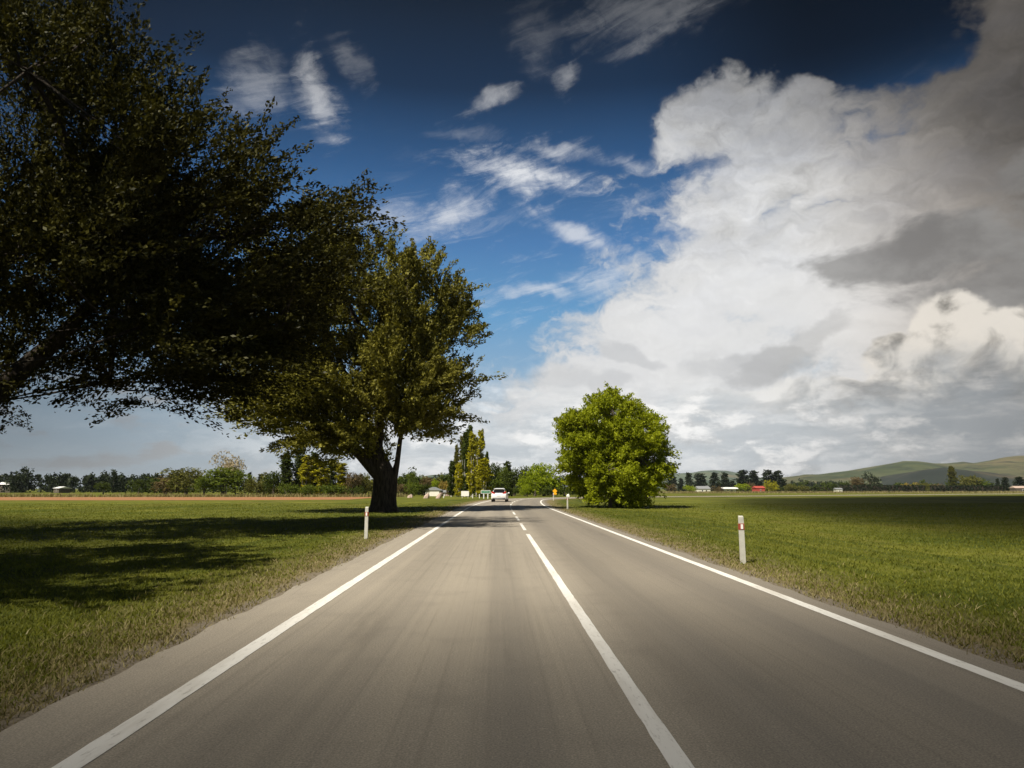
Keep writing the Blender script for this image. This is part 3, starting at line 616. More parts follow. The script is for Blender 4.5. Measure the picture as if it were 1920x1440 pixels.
def place_tree(kind, x, y, h, wd, leaf, label, group=None, name=None, cat='tree', bark='bark', variant=None, z=None):
    i = cnt.get(kind, 0); cnt[kind] = i+1; P_ = PROTO[kind]; tr, cr, w0 = P_[(i if variant is None else variant) % len(P_)]
    root = empty(name or {'round': 'broadleaf_tree', 'shrub': 'shrub', 'pine': 'pine_tree', 'poplar': 'poplar_tree', 'bare': 'bare_tree', 'cypress': 'cypress_tree'}[kind],
                 (x, y, (float(gz(x, y))-.09) if z is None else z), (i*2.399) % 6.283 if kind not in ('cypress',) else 0.0, (wd/w0, wd/w0, h/10))
    tag(root, label, 'shrub' if kind == 'shrub' else cat, group)
    link('trunk', tr, root, None, M[bark]); link('crown', cr, root, None, M[leaf]); return root
TREES = [
  ('bare', -72.6, 186, 11.9, 8.8, 'tan', 'pale half-bare tree standing up above the rounded green trees', 'trees beyond the left field', 'bark_pale', None),
  ('round', -66.1, 168, 6.9, 11.3, 'mid', 'widest rounded green tree, below the pale half-bare tree', 'trees beyond the left field', None, None),
  ('round', -76.8, 172, 7.1, 9.4, 'olive', 'olive domed tree on the left shoulder of the rounded green clump', 'trees beyond the left field', None, None),
  ('round', -85.6, 180, 5.3, 7.1, 'brown', 'low brownish tree at the dark wood end of the rounded clump', 'trees beyond the left field', None, None),
  ('round', -69.0, 164, 4.9, 5.0, 'mid', 'small green tree in front between the two rounded domes', 'trees beyond the left field', None, None),
  ('pine', -76.8, 215, 6.9, 2.1, 'pine', 'thin dark conifer tip just right of the pale half-bare tree', 'trees beyond the left field', None, None),
  ('pine', -75.8, 222, 6.5, 2.5, 'pine', 'short dark conifer between thin conifer tip and dark round tree', 'trees beyond the left field', None, None),
  ('shrub', -57.2, 165, 4.1, 5.3, 'olive', 'low olive bush beneath the short dark conifers', 'trees beyond the left field', None, None),
  ('round', -51.5, 160, 5.8, 4.4, 'dark', 'dark round tree left of the row of poplars behind the field', 'trees beyond the left field', None, None),
  ('poplar', -47.6, 156, 10.0, 2.4, 'dark', 'slim dark spire tree, first of the poplars behind the left field', 'trees beyond the left field', None, 0),
  ('poplar', -45.2, 158, 11.6, 3.2, 'dark', 'tallest dark poplar behind the left field', 'trees beyond the left field', None, 2),
  ('poplar', -41.3, 150, 9.0, 2.8, 'gold', 'yellow-green poplar in front of the tallest dark poplar', 'trees beyond the left field', None, 2),
  ('poplar', -42.3, 160, 10.2, 2.7, 'dark', 'dark poplar between the two yellow-green ones by the big trunk', 'trees beyond the left field', None, 1),
  ('poplar', -38.2, 150, 7.6, 3.0, 'gold', 'low yellow-green poplar under the big tree bough', 'trees beyond the left field', None, 2),
  ('poplar', -38.0, 158, 8.6, 2.7, 'dark', 'dark green poplar half under the big dark crown', 'trees beyond the left field', None, 1),
  ('poplar', -34.2, 152, 7.4, 2.8, 'gold', 'last yellow-green poplar left of the big trunk', 'trees beyond the left field', None, 1),
  ('round', -31.4, 150, 5.3, 3.9, 'brown', 'brown-green round tree left of the big trunk', 'trees beyond the left field', None, None),
  ('round', -29.0, 152, 5.1, 3.5, 'olive', 'olive tree directly beside the big trunk on its left', 'trees beyond the left field', None, None),
  ('shrub', -44.1, 146, 3.0, 4.9, 'mid', 'green bush below the slim dark spire poplar', 'trees beyond the left field', None, None),
  ('shrub', -39.0, 143, 2.6, 4.4, 'mid', 'green bush at the feet of the yellow-green poplar', 'trees beyond the left field', None, None),
  ('shrub', -34.1, 144, 2.8, 4.9, 'mid', 'green bush beneath the dark poplars near the big trunk', 'trees beyond the left field', None, None),
  ('shrub', -29.6, 142, 2.4, 3.9, 'dark', 'dark bush beneath the brown-green round tree', 'trees beyond the left field', None, None),
  ('pine', -140.3, 255, 8.0, 2.9, 'pine', 'lone pine standing above the dark wood on the left', 'trees beyond the left field', None, None),
  ('round', -112.7, 200, 3.8, 3.9, 'dark', 'dim green bush tree in front of the lone pine', 'trees beyond the left field', None, None),
  ('round', -107.9, 210, 4.7, 3.5, 'dark', 'small dark tree at the right end of the dark wood', 'trees beyond the left field', None, None),
  ('round', -21.0, 172, 6.2, 2.7, 'mid', 'upright green tree with pointed top right of the big trunk', 'trees beyond the left field', None, None),
  ('shrub', -18.6, 150, 3.2, 4.2, 'mid', 'wide green bush at the foot of the upright green tree', 'trees beyond the left field', None, None),
  ('round', -18.5, 176, 4.9, 3.5, 'brown', 'brown-leaved tree right of the upright green tree', 'trees beyond the left field', None, None),
  ('shrub', -16.1, 152, 3.0, 2.6, 'dark', 'dark shrub under the brown-leaved tree', 'trees beyond the left field', None, None),
  ('round', -15.3, 168, 4.2, 1.9, 'bright', 'little bright green tree left of the orange-tinted bush', 'trees beyond the left field', None, None),
  ('shrub', -14.7, 155, 2.7, 1.9, 'dark', 'dark low shrub beside the cream cottage', 'trees beyond the left field', None, None),
  ('shrub', -12.9, 165, 3.7, 2.3, 'amber', 'orange-tinted bush left of the dark poplar', 'trees beyond the left field', None, None),
  ('shrub', -12.0, 170, 3.8, 2.1, 'olive', 'olive bush just left of the first dark poplar of the bend', 'trees beyond the left field', None, None),
  ('shrub', -10.4, 150, 2.1, 1.4, 'brown', 'low brown shrub beside the pale cottage wall', 'trees beyond the left field', None, None),
  ('shrub', -22.1, 158, 2.8, 3.6, 'brown', 'brown thicket showing just right of the big trunk', 'trees beyond the left field', None, None),
  ('poplar', -9.3, 140, 7.4, 1.5, 'dark', 'short dark poplar at the left end of the roadside poplars', 'poplars beside the bend', 'bark_pale', 0),
  ('poplar', -8.7, 146, 11.2, 1.1, 'olive', 'thin olive poplar spire behind the low golden one', 'poplars beside the bend', 'bark_pale', 0),
  ('poplar', -7.7, 136, 6.9, 1.6, 'gold', 'low golden poplar between the short dark and tall dark poplars', 'poplars beside the bend', 'bark_pale', 2),
  ('poplar', -7.4, 143, 12.9, 1.4, 'olive', 'olive-green poplar left of the tall dark spire', 'poplars beside the bend', 'bark_pale', 1),
  ('poplar', -6.6, 140, 13.5, 1.4, 'dark', 'dark poplar standing over the blank white sign', 'poplars beside the bend', 'bark_pale', 0),
  ('poplar', -6.0, 146, 15.5, 1.7, 'dark', 'tallest poplar of the roadside group, dark green', 'poplars beside the bend', 'bark_pale', 0),
  ('poplar', -5.1, 136, 13.2, 1.7, 'gold', 'tall golden poplar in front of the tallest dark one', 'poplars beside the bend', 'bark_pale', 1),
  ('poplar', -4.4, 144, 12.5, 0.9, 'olive', 'thinnest olive poplar in the gap between the golden ones', 'poplars beside the bend', 'bark_pale', 1),
  ('poplar', -3.5, 139, 13.8, 1.6, 'gold', 'second tall golden poplar, right of the gap', 'poplars beside the bend', 'bark_pale', 1),
  ('poplar', -2.7, 132, 7.6, 2.6, 'gold', 'broad bright yellow poplar above the green road sign', 'poplars beside the bend', 'bark_pale', 2),
  ('poplar', -2.3, 145, 9.6, 1.0, 'dark', 'dark poplar tip right of the broad bright yellow one', 'poplars beside the bend', 'bark_pale', 0),
  ('round', -0.7, 160, 7.8, 4.2, 'dark', 'dark rounded tree right beside the golden poplars', 'trees behind the bend', None, None),
  ('round', -0.9, 146, 3.6, 4.7, 'mid', 'low green tree above the car and green sign', 'trees behind the bend', None, None),
  ('pine', 2.3, 166, 8.5, 3.4, 'dark', 'tall dark evergreen peak over the white car', 'trees behind the bend', None, None),
  ('round', 1.7, 158, 7.0, 2.9, 'mid', 'mid green tree with lighter leaves above the white car roof', 'trees behind the bend', None, None),
  ('round', 3.7, 155, 6.5, 4.1, 'dark', 'darkest tree right of the white car', 'trees behind the bend', None, None),
  ('round', 6.6, 164, 7.2, 3.6, 'dark', 'dark green domed tree between darkest tree and bright green one', 'trees behind the bend', None, None),
  ('round', 10.1, 150, 7.4, 7.7, 'bright', 'large bright green spreading tree behind the bend', 'trees behind the bend', None, None),
  ('round', 7.9, 146, 5.2, 4.5, 'bright', 'lower bright green tree in front of the spreading one', 'trees behind the bend', None, None),
  ('round', 5.8, 147, 4.7, 3.0, 'bright', 'small bright green tree behind the roadside sapling', 'trees behind the bend', None, None),
  ('round', 5.9, 138, 2.5, 2.2, 'bright', 'young lime green sapling alone at the outside of the bend', 'trees behind the bend', None, None),
  ('round', 14.5, 150, 4.9, 5.1, 'dark', 'shaded tree between bright spreading tree and round roadside tree', 'trees behind the bend', None, None),
  ('round', 20.1, 160, 4.6, 6.2, 'mid', 'green tree mostly hidden behind the round roadside tree', 'trees behind the bend', None, None),
  ('shrub', 3.0, 146, 2.1, 4.5, 'dark', 'dark bushes along the outside of the bend behind the car', 'trees behind the bend', None, None),
  ('shrub', 11.5, 144, 2.3, 5.8, 'dark', 'dark undergrowth bush behind the yellow curve sign', 'trees behind the bend', None, None),
  ('pine', 137.2, 540, 14.7, 8.8, 'pine', 'dark pine touching the round roadside tree', 'trees beyond the right field', None, None),
  ('pine', 144.1, 540, 11.6, 5.8, 'pine', 'shorter dark pine, second from the round roadside tree', 'trees beyond the right field', None, None),
  ('pine', 150.5, 540, 16.2, 7.9, 'pine', 'pointed dark pine, third from the round roadside tree', 'trees beyond the right field', None, None),
  ('pine', 159.7, 540, 15.6, 10.4, 'pine', 'broad dark pine above the grey-roofed house', 'trees beyond the right field', None, None),
  ('pine', 170.8, 540, 16.1, 8.8, 'pine', 'dark pine between the two pale houses', 'trees beyond the right field', None, None),
  ('pine', 179.2, 540, 16.3, 8.8, 'pine', 'dark pine above the white-roofed house', 'trees beyond the right field', None, None),
  ('pine', 185.0, 540, 9.8, 6.2, 'pine', 'stubby dark pine right of the white-roofed house', 'trees beyond the right field', None, None),
  ('pine', 193.9, 540, 18.2, 12.8, 'pine', 'large dark pine, left end of the tall block of pines', 'trees beyond the right field', None, None),
  ('pine', 202.3, 540, 18.0, 12.4, 'pine', 'large dark pine left of the red barn top', 'trees beyond the right field', None, None),
  ('pine', 213.4, 540, 18.4, 11.5, 'pine', 'large dark pine behind the tall yellow-green willow', 'trees beyond the right field', None, None),
  ('pine', 221.7, 540, 17.7, 11.5, 'pine', 'large dark pine at the right end of the tall block', 'trees beyond the right field', None, None),
  ('shrub', 126.0, 500, 6.9, 10.6, 'brown', 'brown bush under the pine beside the round roadside tree', 'trees beyond the right field', None, None),
  ('shrub', 140.2, 500, 6.1, 9.8, 'bright', 'bright green bush left of the grey-roofed house', 'trees beyond the right field', None, None),
  ('shrub', 160.6, 500, 5.6, 8.2, 'brown', 'brown bush between the two pale houses', 'trees beyond the right field', None, None),
  ('shrub', 178.6, 500, 7.4, 10.2, 'bright', 'yellow-green round bush right of the white-roofed house', 'trees beyond the right field', None, None),
  ('shrub', 185.2, 500, 8.4, 6.5, 'brown', 'dark reddish bush left of the red barn', 'trees beyond the right field', None, None),
  ('shrub', 198.4, 500, 9.8, 11.1, 'gold', 'tall yellow-green willow right of the red barn', 'trees beyond the right field', None, None),
  ('shrub', 213.0, 500, 7.2, 7.8, 'olive', 'olive bush right of the tall block of pines', 'trees beyond the right field', None, None),
  ('shrub', 223.3, 500, 6.0, 7.8, 'olive', 'second olive bush above the long hedge', 'trees beyond the right field', None, None),
  ('round', 259.1, 510, 8.9, 7.2, 'dark', 'dark round tree left of the brown tree by the hedge', 'trees beyond the right field', None, None),
  ('round', 267.7, 510, 12.2, 10.2, 'brown', 'brown-leaved tree left of the old spreading cypress', 'trees beyond the right field', None, None),
  ('cypress', 278.4, 510, 16.3, 15.2, 'pine', 'old dark spreading cypress above the trimmed hedge', 'trees beyond the right field', None, None),
  ('poplar', 341.0, 510, 20.5, 5.0, 'olive', 'lone olive poplar rising above the second hedge', 'trees beyond the right field', None, None),
  ('shrub', 339.3, 510, 11.7, 6.8, 'dark', 'dark bush at the foot of the lone olive poplar', 'trees beyond the right field', None, None),
  ('shrub', 351.4, 510, 13.8, 18.3, 'olive', 'olive domed bush right of the lone poplar', 'trees beyond the right field', None, None),
  ('shrub', 359.8, 510, 11.0, 14.5, 'mid', 'lower green bush spreading right of the olive domed bush', 'trees beyond the right field', None, None),
  ('shrub', 307.1, 510, 8.3, 11.4, 'amber', 'dull orange bush behind the first trimmed hedge', 'trees beyond the right field', None, None),
  ('shrub', 317.7, 510, 8.2, 9.9, 'olive', 'olive scrub behind the gap between the hedges', 'trees beyond the right field', None, None),
  ('shrub', 328.3, 510, 7.6, 8.4, 'brown', 'brown scrub behind the second hedge', 'trees beyond the right field', None, None),
  ('pine', 375.1, 510, 11.1, 3.8, 'pine', 'small dark conifer left of the dark pair at the end', 'trees beyond the right field', None, None),
  ('pine', 380.7, 510, 11.9, 5.3, 'pine', 'dark conifer of the pair at the end of the second hedge', 'trees beyond the right field', None, None),
  ('pine', 392.0, 510, 12.3, 9.2, 'pine', 'broad dark conifer farthest along the right field', 'trees beyond the right field', None, None),
  ('round', 251.1, 510, 7.6, 5.3, 'dark', 'dark bush beside the small pale shed', 'trees beyond the right field', None, None),
]
for (kind, x, y, h, wd, leaf, label, group, bark, var) in TREES:
    place_tree(kind, x, y, h, wd, leaf, label, group, bark=bark or 'bark', variant=var)
# white car ahead, seen from behind; its rear faces -y
def rsec(hw, z0, z1, r, y, n_=3, top=None):
    """rounded rectangle section in the xz plane at y; top = half width at the roof side"""
    t = hw if top is None else top; pts = []
    for (cx, cz, a0) in ((hw-r, z0+r, -90), (t-r, z1-r, 0), (-(t-r), z1-r, 90), (-(hw-r), z0+r, 180)):
        for i in range(n_+1):
            a = R(a0+90*i/n_); pts.append((cx+r*math.cos(a), y, cz+r*math.sin(a)))
    return pts
def make_car(label, loc, rz):
    c = empty('car', loc, rz); tag(c, label, 'car')
    B().loft([rsec(.80, .34, .86, .12, -2.12), rsec(.87, .30, 1.00, .14, -2.02), rsec(.90, .27, 1.04, .16, -1.5), rsec(.91, .26, 1.02, .16, 0), rsec(.90, .26, .98, .16, 1.2), rsec(.86, .30, .90, .16, 1.9), rsec(.74, .36, .74, .12, 2.12)]).obj('body', M['car_white'], c, smooth=True)
    B().loft([rsec(.80, .92, 1.02, .04, -2.02, top=.78), rsec(.79, .94, 1.46, .14, -1.72, top=.62), rsec(.79, .94, 1.57, .16, -1.2, top=.60), rsec(.79, .94, 1.58, .16, 0, top=.60), rsec(.78, .92, 1.48, .16, .55, top=.60), rsec(.76, .90, 1.00, .04, 1.35, top=.72)]).obj('cabin', M['car_white'], c, smooth=True)
    B().loft([[(-.64, -2.035, 1.06), (.64, -2.035, 1.06), (.66, -2.03, 1.08), (-.66, -2.03, 1.08)], [(-.58, -1.80, 1.40), (.58, -1.80, 1.40), (.56, -1.79, 1.42), (-.56, -1.79, 1.42)]]).obj('rear_window', M['glass'], c)
    B().box((0, -1.83, 1.50), (1.14, .30, .055), .02).obj('spoiler', M['car_white'], c)
    for s_ in (-1, 1):
        B().box((s_*.735, -1.99, 1.08), (.20, .16, .24), .04).obj('tail_light', M['red'], c)
        B().box((s_*.56, -2.055, 1.00), (.26, .06, .10), .02).obj('tail_light', M['red'], c)
        B().box((s_*.99, .72, 1.02), (.20, .12, .14), .04).obj('mirror', M['car_white'], c)
        B().loft([[(s_*.80, -1.1, 1.06), (s_*.80, .5, 1.06), (s_*.66, .25, 1.44), (s_*.66, -1.1, 1.46)], [(s_*.82, -1.1, 1.06), (s_*.82, .5, 1.06), (s_*.68, .25, 1.44), (s_*.68, -1.1, 1.46)]]).obj('side_window', M['glass'], c)
        for y in (-1.32, 1.32):
            wh = B().cyl((s_*.79, y, .32), .32, .22, 'X', 20).obj('wheel', M['rubber'], c); B().cyl((s_*.905, y, .32), .20, .012, 'X', 14).obj('rim', M['alloy'], wh)
    B().box((0, -2.115, .36), (1.50, .10, .16), .04).obj('bumper', M['black'], c); B().box((0, -2.17, .35), (.9, .02, .05), .008).obj('skid_plate', M['alloy'], c)
    B().box((-.05, -2.135, .74), (.38, .02, .13), .006).obj('number_plate', M['sign_white'], c)
    B().box((0, -2.06, .90), (.52, .04, .035), .01).obj('boot_handle', M['alloy'], c)
    B().cyl((.5, -2.15, .28), .035, .12, 'Y', 10).obj('exhaust', M['alloy'], c)
    return c
make_car('white hatchback driving ahead in the left lane, red tail lights', (.28, 81.4, .016), R(-4))

# roadside marker posts
def marker(label, x, y, group='edge marker posts along the verges'):
    p = empty('marker_post', (x, y, -.06), random.Random(int(x*100)).uniform(-.1, .1)); tag(p, label, 'marker post', group)
    B().loft([[(-.055, -.03, -.2), (.055, -.03, -.2), (.055, .03, -.2), (-.055, .03, -.2)], [(-.05, -.025, 1.0), (.05, -.025, 1.0), (.05, .025, 1.03), (-.05, .025, 1.03)]]).obj('post', M['post'], p)
    B().box((0, 0, .80), (.112, .066, .13)).obj('band', M['band'], p)
    B().box((0, -.036, .80), (.05, .01, .10)).obj('reflector', M['silver'], p); return p
marker('white marker post with red-brown band on the right verge, nearest to us', 5.25, 14.9)
marker('white marker post with red-brown band just left of the round lime tree', 5.40, 53.5)
marker('white marker post at the inside of the bend, beyond the lime tree', 7.5, 93.0)
marker('white marker post on the left verge in front of the huge trunk', -4.2, 22.4)
marker('white marker post between the green sign and the white car', -.85, 106.0)
for x, y, lb in ((-4.25, 118, 'stubby white peg in the grass right of the blank board'), (-3.1, 118, 'stubby white peg in the grass close to the green sign'), (-9.3, 120, 'white peg leaning in the grass left of the blank board')):
    p = empty('peg', (x, y, -.09), 0); tag(p, lb, 'peg', 'white pegs at the foot of the poplars')
    B().box((0, 0, .30), (.13, .10, .62), .02, Matrix.Rotation(R(14 if x < -9 else 0), 3, 'Y')).obj('stake', M['white'], p); B().box((.0 if x > -9 else .14, 0, .66), (.16, .13, .06), .015).obj('cap', M['sign_white'], p)
# blank board
s_ = empty('signboard', (-5.55, 118, -.09)); tag(s_, 'blank white rectangular board standing below the roadside poplars', 'sign')
B().box((0, 0, .78), (1.32, .03, .86), .008).obj('board', M['sign_white'], s_)
for x in (-.5, .5): B().box((x, .05, .38), (.09, .07, 1.3)).obj('post', M['bark_pale'], s_)
B().box((0, .035, .55), (1.2, .03, .06)).obj('batten', M['bark_pale'], s_)
# green direction sign
s_ = empty('road_sign', (-1.95, 112, -.09)); tag(s_, 'small green road sign with white border on two white posts', 'sign')
def rrect(w_, h_, r, cz, k=4):
    return [(sx*(w_/2-r)+r*math.cos(R(a)), cz+sz*(h_/2-r)+r*math.sin(R(a))) for sx, sz, a0 in ((1, -1, -90), (1, 1, 0), (-1, 1, 90), (-1, -1, 180)) for a in [a0+90*i/k for i in range(k+1)]]
B().poly(rrect(1.52, .52, .07, 1.10), .03).obj('border', M['sign_white'], s_)
B().poly(rrect(1.38, .40, .05, 1.10), .006).obj('panel', M['sign_green'], s_, (0, -.0065, 0))
lt = B(); rg = random.Random(3); x = -.52
while x < .5:
    wd = rg.uniform(.03, .07); lt.box((x+wd/2, -.009, 1.10+rg.uniform(-.02, .02)), (wd, .004, rg.uniform(.06, .12))); x += wd+.03
lt.obj('lettering', M['sign_pale'], s_)
for x in (-.30, .36): B().box((x, .07, .42), (.17, .08, 1.1), .01).obj('post', M['white'], s_)
# yellow curve warning sign
s_ = empty('warning_sign', (9.7, 117, -.09)); tag(s_, 'yellow diamond warning sign with yellow plate under it at the bend', 'sign')
B().box((0, 0, 1.22), (.58, .02, .58), .004, None).obj('diamond', M['sign_yellow'], s_)
d_ = s_.children[0]; d_.data.transform(Matrix.Translation((0, 0, 1.22)) @ Matrix.Rotation(R(45), 4, 'Y') @ Matrix.Translation((0, 0, -1.22)))
B().poly([(-.30, .62), (.30, .62), (.30, .92), (-.30, .92)], .02).obj('plate', M['sign_yellow'], s_, (0, -.03, 0))
B().cyl((0, .04, .6), .035, 1.6, 'Z', 10).obj('post', M['sign_grey'], s_)
# pale mounds and a white rock on the verges
def mound(label, x, y, w_, h_, seed, mat, name='mound', cat='mound', lean=0):
    rg = random.Random(seed); bm = bmesh.new(); bmesh.ops.create_icosphere(bm, subdivisions=3, radius=1)
    for v_ in bm.verts:
        k = 1+.16*math.sin(v_.co.x*4.1+seed)*math.cos(v_.co.y*3.7+seed)+rg.uniform(-.05, .05); v_.co = Vector((v_.co.x*w_/2*k+lean*v_.co.z*h_, v_.co.y*w_/2.4*k, v_.co.z*h_*k))
    me = bpy.data.meshes.new(name); bm.to_mesh(me); bm.free(); me.materials.append(mat)
    return tag(link(name, me, None, (x, y, -.12)), label, cat)
mound('pinkish stone mound with a sloping top, left of the dark cottage', -12.2, 118, 1.0, .85, 1, M['pink'], lean=.4)
mound('leaning pinkish stone heap right in front of the cream cottage', -10.0, 117, .9, 1.0, 2, M['pink'], lean=.5)
mound('small low pinkish mound at the end of the ploughed strip', -15.6, 124, 1.0, .62, 3, M['pink'])
mound('white rounded rock on the inside verge beyond the curve sign', 14.3, 140, .75, .55, 4, M['sign_white'], 'rock', 'rock')
# buildings
def house(name, label, cat, x, y, z, wd, dp, hw, hr, wall, roof, rz=0.0, windows=2, over=.4, group=None):
    h_ = empty(name, (x, y, z), rz); tag(h_, label, cat, group)
    B().box((0, 0, hw/2), (wd, dp, hw)).obj('wall', wall, h_)
    B().loft([[(-wd/2-over, -dp/2-over, hw), (-wd/2-over, dp/2+over, hw), (-wd/2-over, 0, hw+hr)], [(wd/2+over, -dp/2-over, hw), (wd/2+over, dp/2+over, hw), (wd/2+over, 0, hw+hr)]]).obj('roof', roof, h_)
    for i in range(windows):
        xx = (-.5+(i+1)/(windows+1))*wd; f_ = B().box((xx, -dp/2-.02, hw*.55), (wd*.14, .06, hw*.38)).obj('window', M['white'], h_); B().box((xx, -dp/2-.055, hw*.55), (wd*.11, .02, hw*.31)).obj('pane', M['glass'], f_)
    return h_
house('house', 'cream house with grey roof among the pines beyond the right field', 'house', 149.0, 500, -1.6, 9.0, 7, 2.9, 2.0, M['wall_cream'], M['roof_grey'], R(8))
house('house', 'cream house with white roof, left of the yellow-green round bush', 'house', 168.5, 500, -1.6, 8.4, 6, 2.9, 1.2, M['wall_cream'], M['roof_white'], R(-5), over=1.6)
house('barn', 'red barn between the dark reddish bush and the tall willow', 'barn', 182.6, 480, -1.6, 6.2, 7, 3.4, 1.5, M['barn_red'], M['barn_red'], R(4), 1)
house('shed', 'small pale shed between the long hedge and the dark bush', 'shed', 233.8, 470, -1.6, 4.2, 4, 2.6, 1.0, M['wall_cream'], M['roof_grey'], 0, 1)
house('shed', 'low pale-roofed shed behind the second hedge at its far end', 'shed', 384, 500, -1.6, 11, 6, 3.4, 1.6, M['bark'], M['pink'], 0, 1)
house('cottage', 'small cream gabled cottage under the bright green tree', 'house', -14.0, 152, -.09, 1.9, 3.2, 1.25, .7, M['wall_cream'], M['roof_grey'], R(75), 1, .2)
house('cottage', 'low cottage with pinkish walls under the orange-tinted bush', 'house', -11.7, 153, -.09, 2.2, 2.2, .8, .5, M['pink'], M['roof_grey'], R(6), 1, .2)
house('shed', 'pale-roofed shed in the dark wood at the left edge', 'shed', -199, 286, -.09, 8, 5, 3.2, 1.0, M['bark'], M['roof_white'], R(-10), 1)
house('shed', 'small pale shed in front of the dark wood, right of the other', 'shed', -163, 262, -.09, 3.6, 4, 1.7, .7, M['bark'], M['roof_white'], R(-30), 1)
# trimmed hedges: a dense leafy block
def hedge(label, x0, x1, y, z, h_, th, seed, leaf='dark'):
    rg = np.random.default_rng(seed); k = int((x1-x0)*16); side = rg.random(k); c = np.stack([rg.uniform(x0, x1, k), y+rg.uniform(-th/2, th/2, k), z+rg.uniform(0, h_, k)], 1)
    c[side < .5, 1] = y-th/2; c[side > .75, 2] = z+h_-.2
    d = nrm(np.stack([rg.normal(0, .4, k), -np.ones(k), rg.normal(.2, .5, k)], 1)); cv, cf = sprays(rg, c, d, np.full(k, .3), 6, .75, .45, .25, .05, 1.0)
    root = empty('hedge', ((x0+x1)/2, y, z)); tag(root, label, 'hedge'); off = np.array(((x0+x1)/2, y, z))
    link('foliage', np_mesh('foliage', cv-off, cf), root, None, M[leaf])
    B().box((0, 0, h_*.48), (x1-x0-.6, th-.5, h_*.93)).obj('stems', M['bark_dark'], root)
hedge('first trimmed dark hedge, between the old cypress and the gap', 240.5, 300.5, 480, -1.6, 5.4, 3, 71, 'pine')
hedge('second trimmed dark hedge, right of the gap, along the right field', 304.8, 356, 480, -1.6, 5.2, 3, 72, 'pine')
hedge('looser green hedge at the foot of the tall block of pines', 190, 246, 505, -1.6, 4.2, 3, 73, 'dark')
# far-off woods that read as one mass
def wood(x0, x1, y, dy, h0, h1, k, seed, leaf, ll, name='distant_wood'):
    rg = np.random.default_rng(seed); tx, ty = rg.uniform(x0, x1, k), y+rg.uniform(-dy, dy, k); th = rg.uniform(h0, h1, k)*(1+.35*(rg.random(k) > .92)); cs = []
    for i in range(k):
        m_ = 26; t = rg.random(m_)**.7; r = th[i]*.34*(1-.75*t**1.6); a = rg.uniform(0, 6.28, m_)
        cs.append(np.stack([tx[i]+r*np.cos(a), ty[i]+r*np.sin(a), float(gz(tx[i], ty[i]))+t*th[i]], 1))
    c = np.concatenate(cs); cv, cf = sprays(rg, c, unit(rg, len(c)), np.full(len(c), ll), 6, ll, ll*.55, ll*.5, .1, .9)
    tag(link(name, np_mesh(name, cv, cf), None, None, M[leaf]), kind='stuff')
wood(-300, -128, 300, 26, 5.6, 7.8, 230, 81, 'pine', 1.1)
wood(-128, -100, 250, 14, 3.6, 5.2, 26, 82, 'dark', .8)
wood(370, 470, 900, 30, 7, 12, 60, 83, 'pine', 2.2)
wood(-150, -60, 1250, 40, 12, 20, 60, 84, 'pine', 3.0)
wood(170, 420, 560, 12, 4, 7.5, 120, 85, 'dark', 1.4)
wood(-75, -14, 200, 12, 2.5, 4.5, 70, 86, 'olive', .8)
wood(-26, 40, 185, 8, 3.0, 5.0, 70, 87, 'dark', .8)
wood(1850, 1960, 2560, 20, 10, 18, 30, 88, 'pine', 4.0)
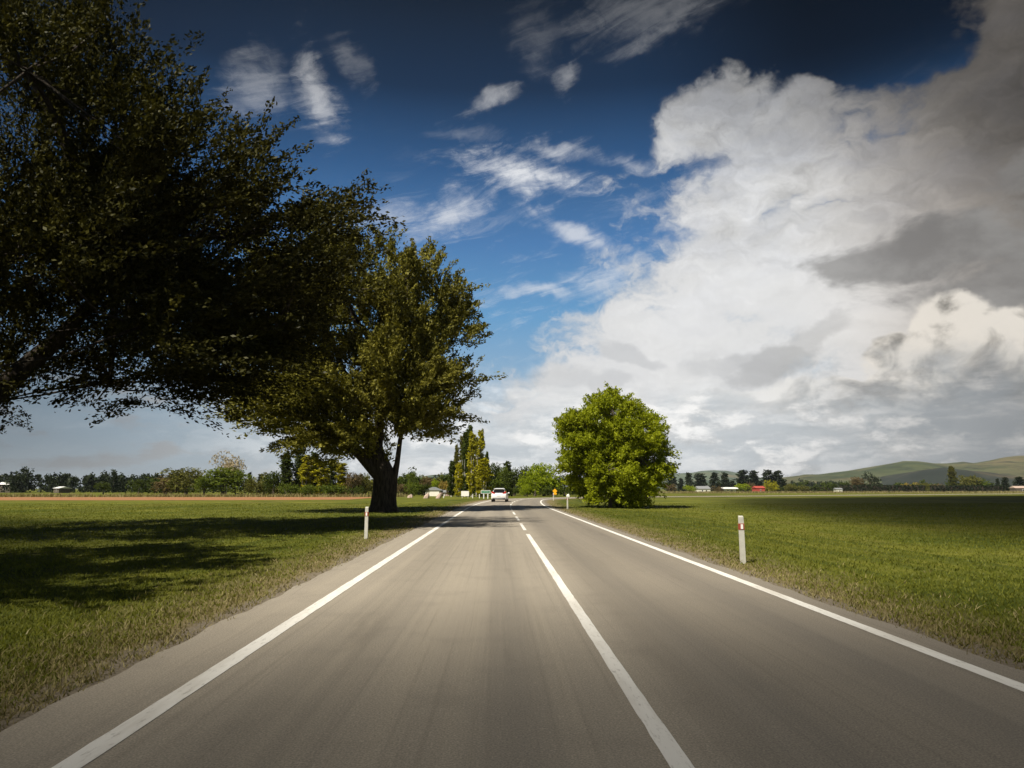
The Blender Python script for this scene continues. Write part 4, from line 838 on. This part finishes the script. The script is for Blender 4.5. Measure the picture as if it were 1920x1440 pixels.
# grass: tufts of blades, denser near the road; one mass
def lat_of(x, y):
    s = np.arange(-10, 140, .5); ax, ay = path(s, 0.0); out = np.empty(len(x))
    for i0 in range(0, len(x), 4000):
        d2 = (x[i0:i0+4000, None]-ax)**2+(y[i0:i0+4000, None]-ay)**2; j = d2.argmin(1); h = np.interp(s[j], fs_, hd)
        out[i0:i0+4000] = (x[i0:i0+4000]-ax[j])*np.cos(h)-(y[i0:i0+4000]-ay[j])*np.sin(h)
    return out
def blades(name, rg, x, y, z, per, h0, h1, wd, lean, mat, rad):
    k = len(x); tx = np.repeat(x, per)+rg.normal(0, 1, k*per)*np.repeat(rad, per); ty = np.repeat(y, per)+rg.normal(0, 1, k*per)*np.repeat(rad, per); tz = np.repeat(z, per)
    H = rg.uniform(h0, h1, k*per)*np.repeat(.6+.8*rg.random(k), per); W = np.repeat(wd, per)*rg.uniform(.7, 1.3, k*per); a = rg.uniform(0, 6.28, k*per); L = rg.normal(0, lean, (k*per, 2))*H[:, None]
    p = np.stack([tx, ty, tz], 1); q_ = np.stack([np.cos(a)*W, np.sin(a)*W, np.zeros(len(a))], 1); m_ = p+np.stack([L[:, 0]*.4, L[:, 1]*.4, H*.6], 1); t = p+np.stack([L[:, 0], L[:, 1], H], 1)
    v = np.stack([p-q_, p+q_, m_+q_*.6, t, m_-q_*.6], 1).reshape(-1, 3); b_ = np.arange(len(p))[:, None]*5
    f3 = np.concatenate([b_+np.array([0, 1, 2]), b_+np.array([0, 2, 4]), b_+np.array([4, 2, 3])]); return tag(link(name, np_mesh(name, v, f3), None, None, mat), kind='stuff')
rg = np.random.default_rng(9)
def field(k, y0, y1):
    y = y0*np.exp(rg.random(k)*math.log(y1/y0)); x = rg.uniform(-.95, .97, k)*y+rg.normal(0, 1.2, k); return x, y
x, y = field(64000, 2.2, 75); lt_ = lat_of(x, y); off = np.where(lt_ < 0, L_EDGE-lt_, lt_-R_EDGE); ok = off > rg.uniform(.15, .8, len(x))
x, y, off = x[ok], y[ok], off[ok]; zz = -.02-.035*np.clip(off/3, 0, 1)
blades('grass', rg, x, y, zz, 6, .02, .055, .0035+.00045*y, .6, M['blade'], .06+.007*y)
x, y = field(44000, 2.2, 60); lt_ = lat_of(x, y); off = np.where(lt_ < 0, L_EDGE-lt_, lt_-R_EDGE); ok = (off > .05) & (off < rg.gamma(2.0, .46, len(x)))
x, y, off = x[ok], y[ok], off[ok]
blades('dry_grass', rg, x, y, np.full(len(x), -.02), 6, .02, .07, .003+.0004*y, .7, M['dryblade'], .04+.004*y)
x = rg.uniform(-135, -18, 900); y = 139+rg.normal(0, 2.0, 900)
blades('seed_grass', rg, x, y, np.full(900, -.09), 10, .25, .75, np.full(900, .06), .4, M['dryblade'], np.full(900, .35))
x = rg.uniform(100, 430, 2600); y = 455+rg.normal(0, 6.0, 2600)
blades('seed_grass', rg, x, y, gz(x, y)-.09, 8, .5, 1.5, np.full(2600, .14), .4, M['dryblade'], np.full(2600, .9))
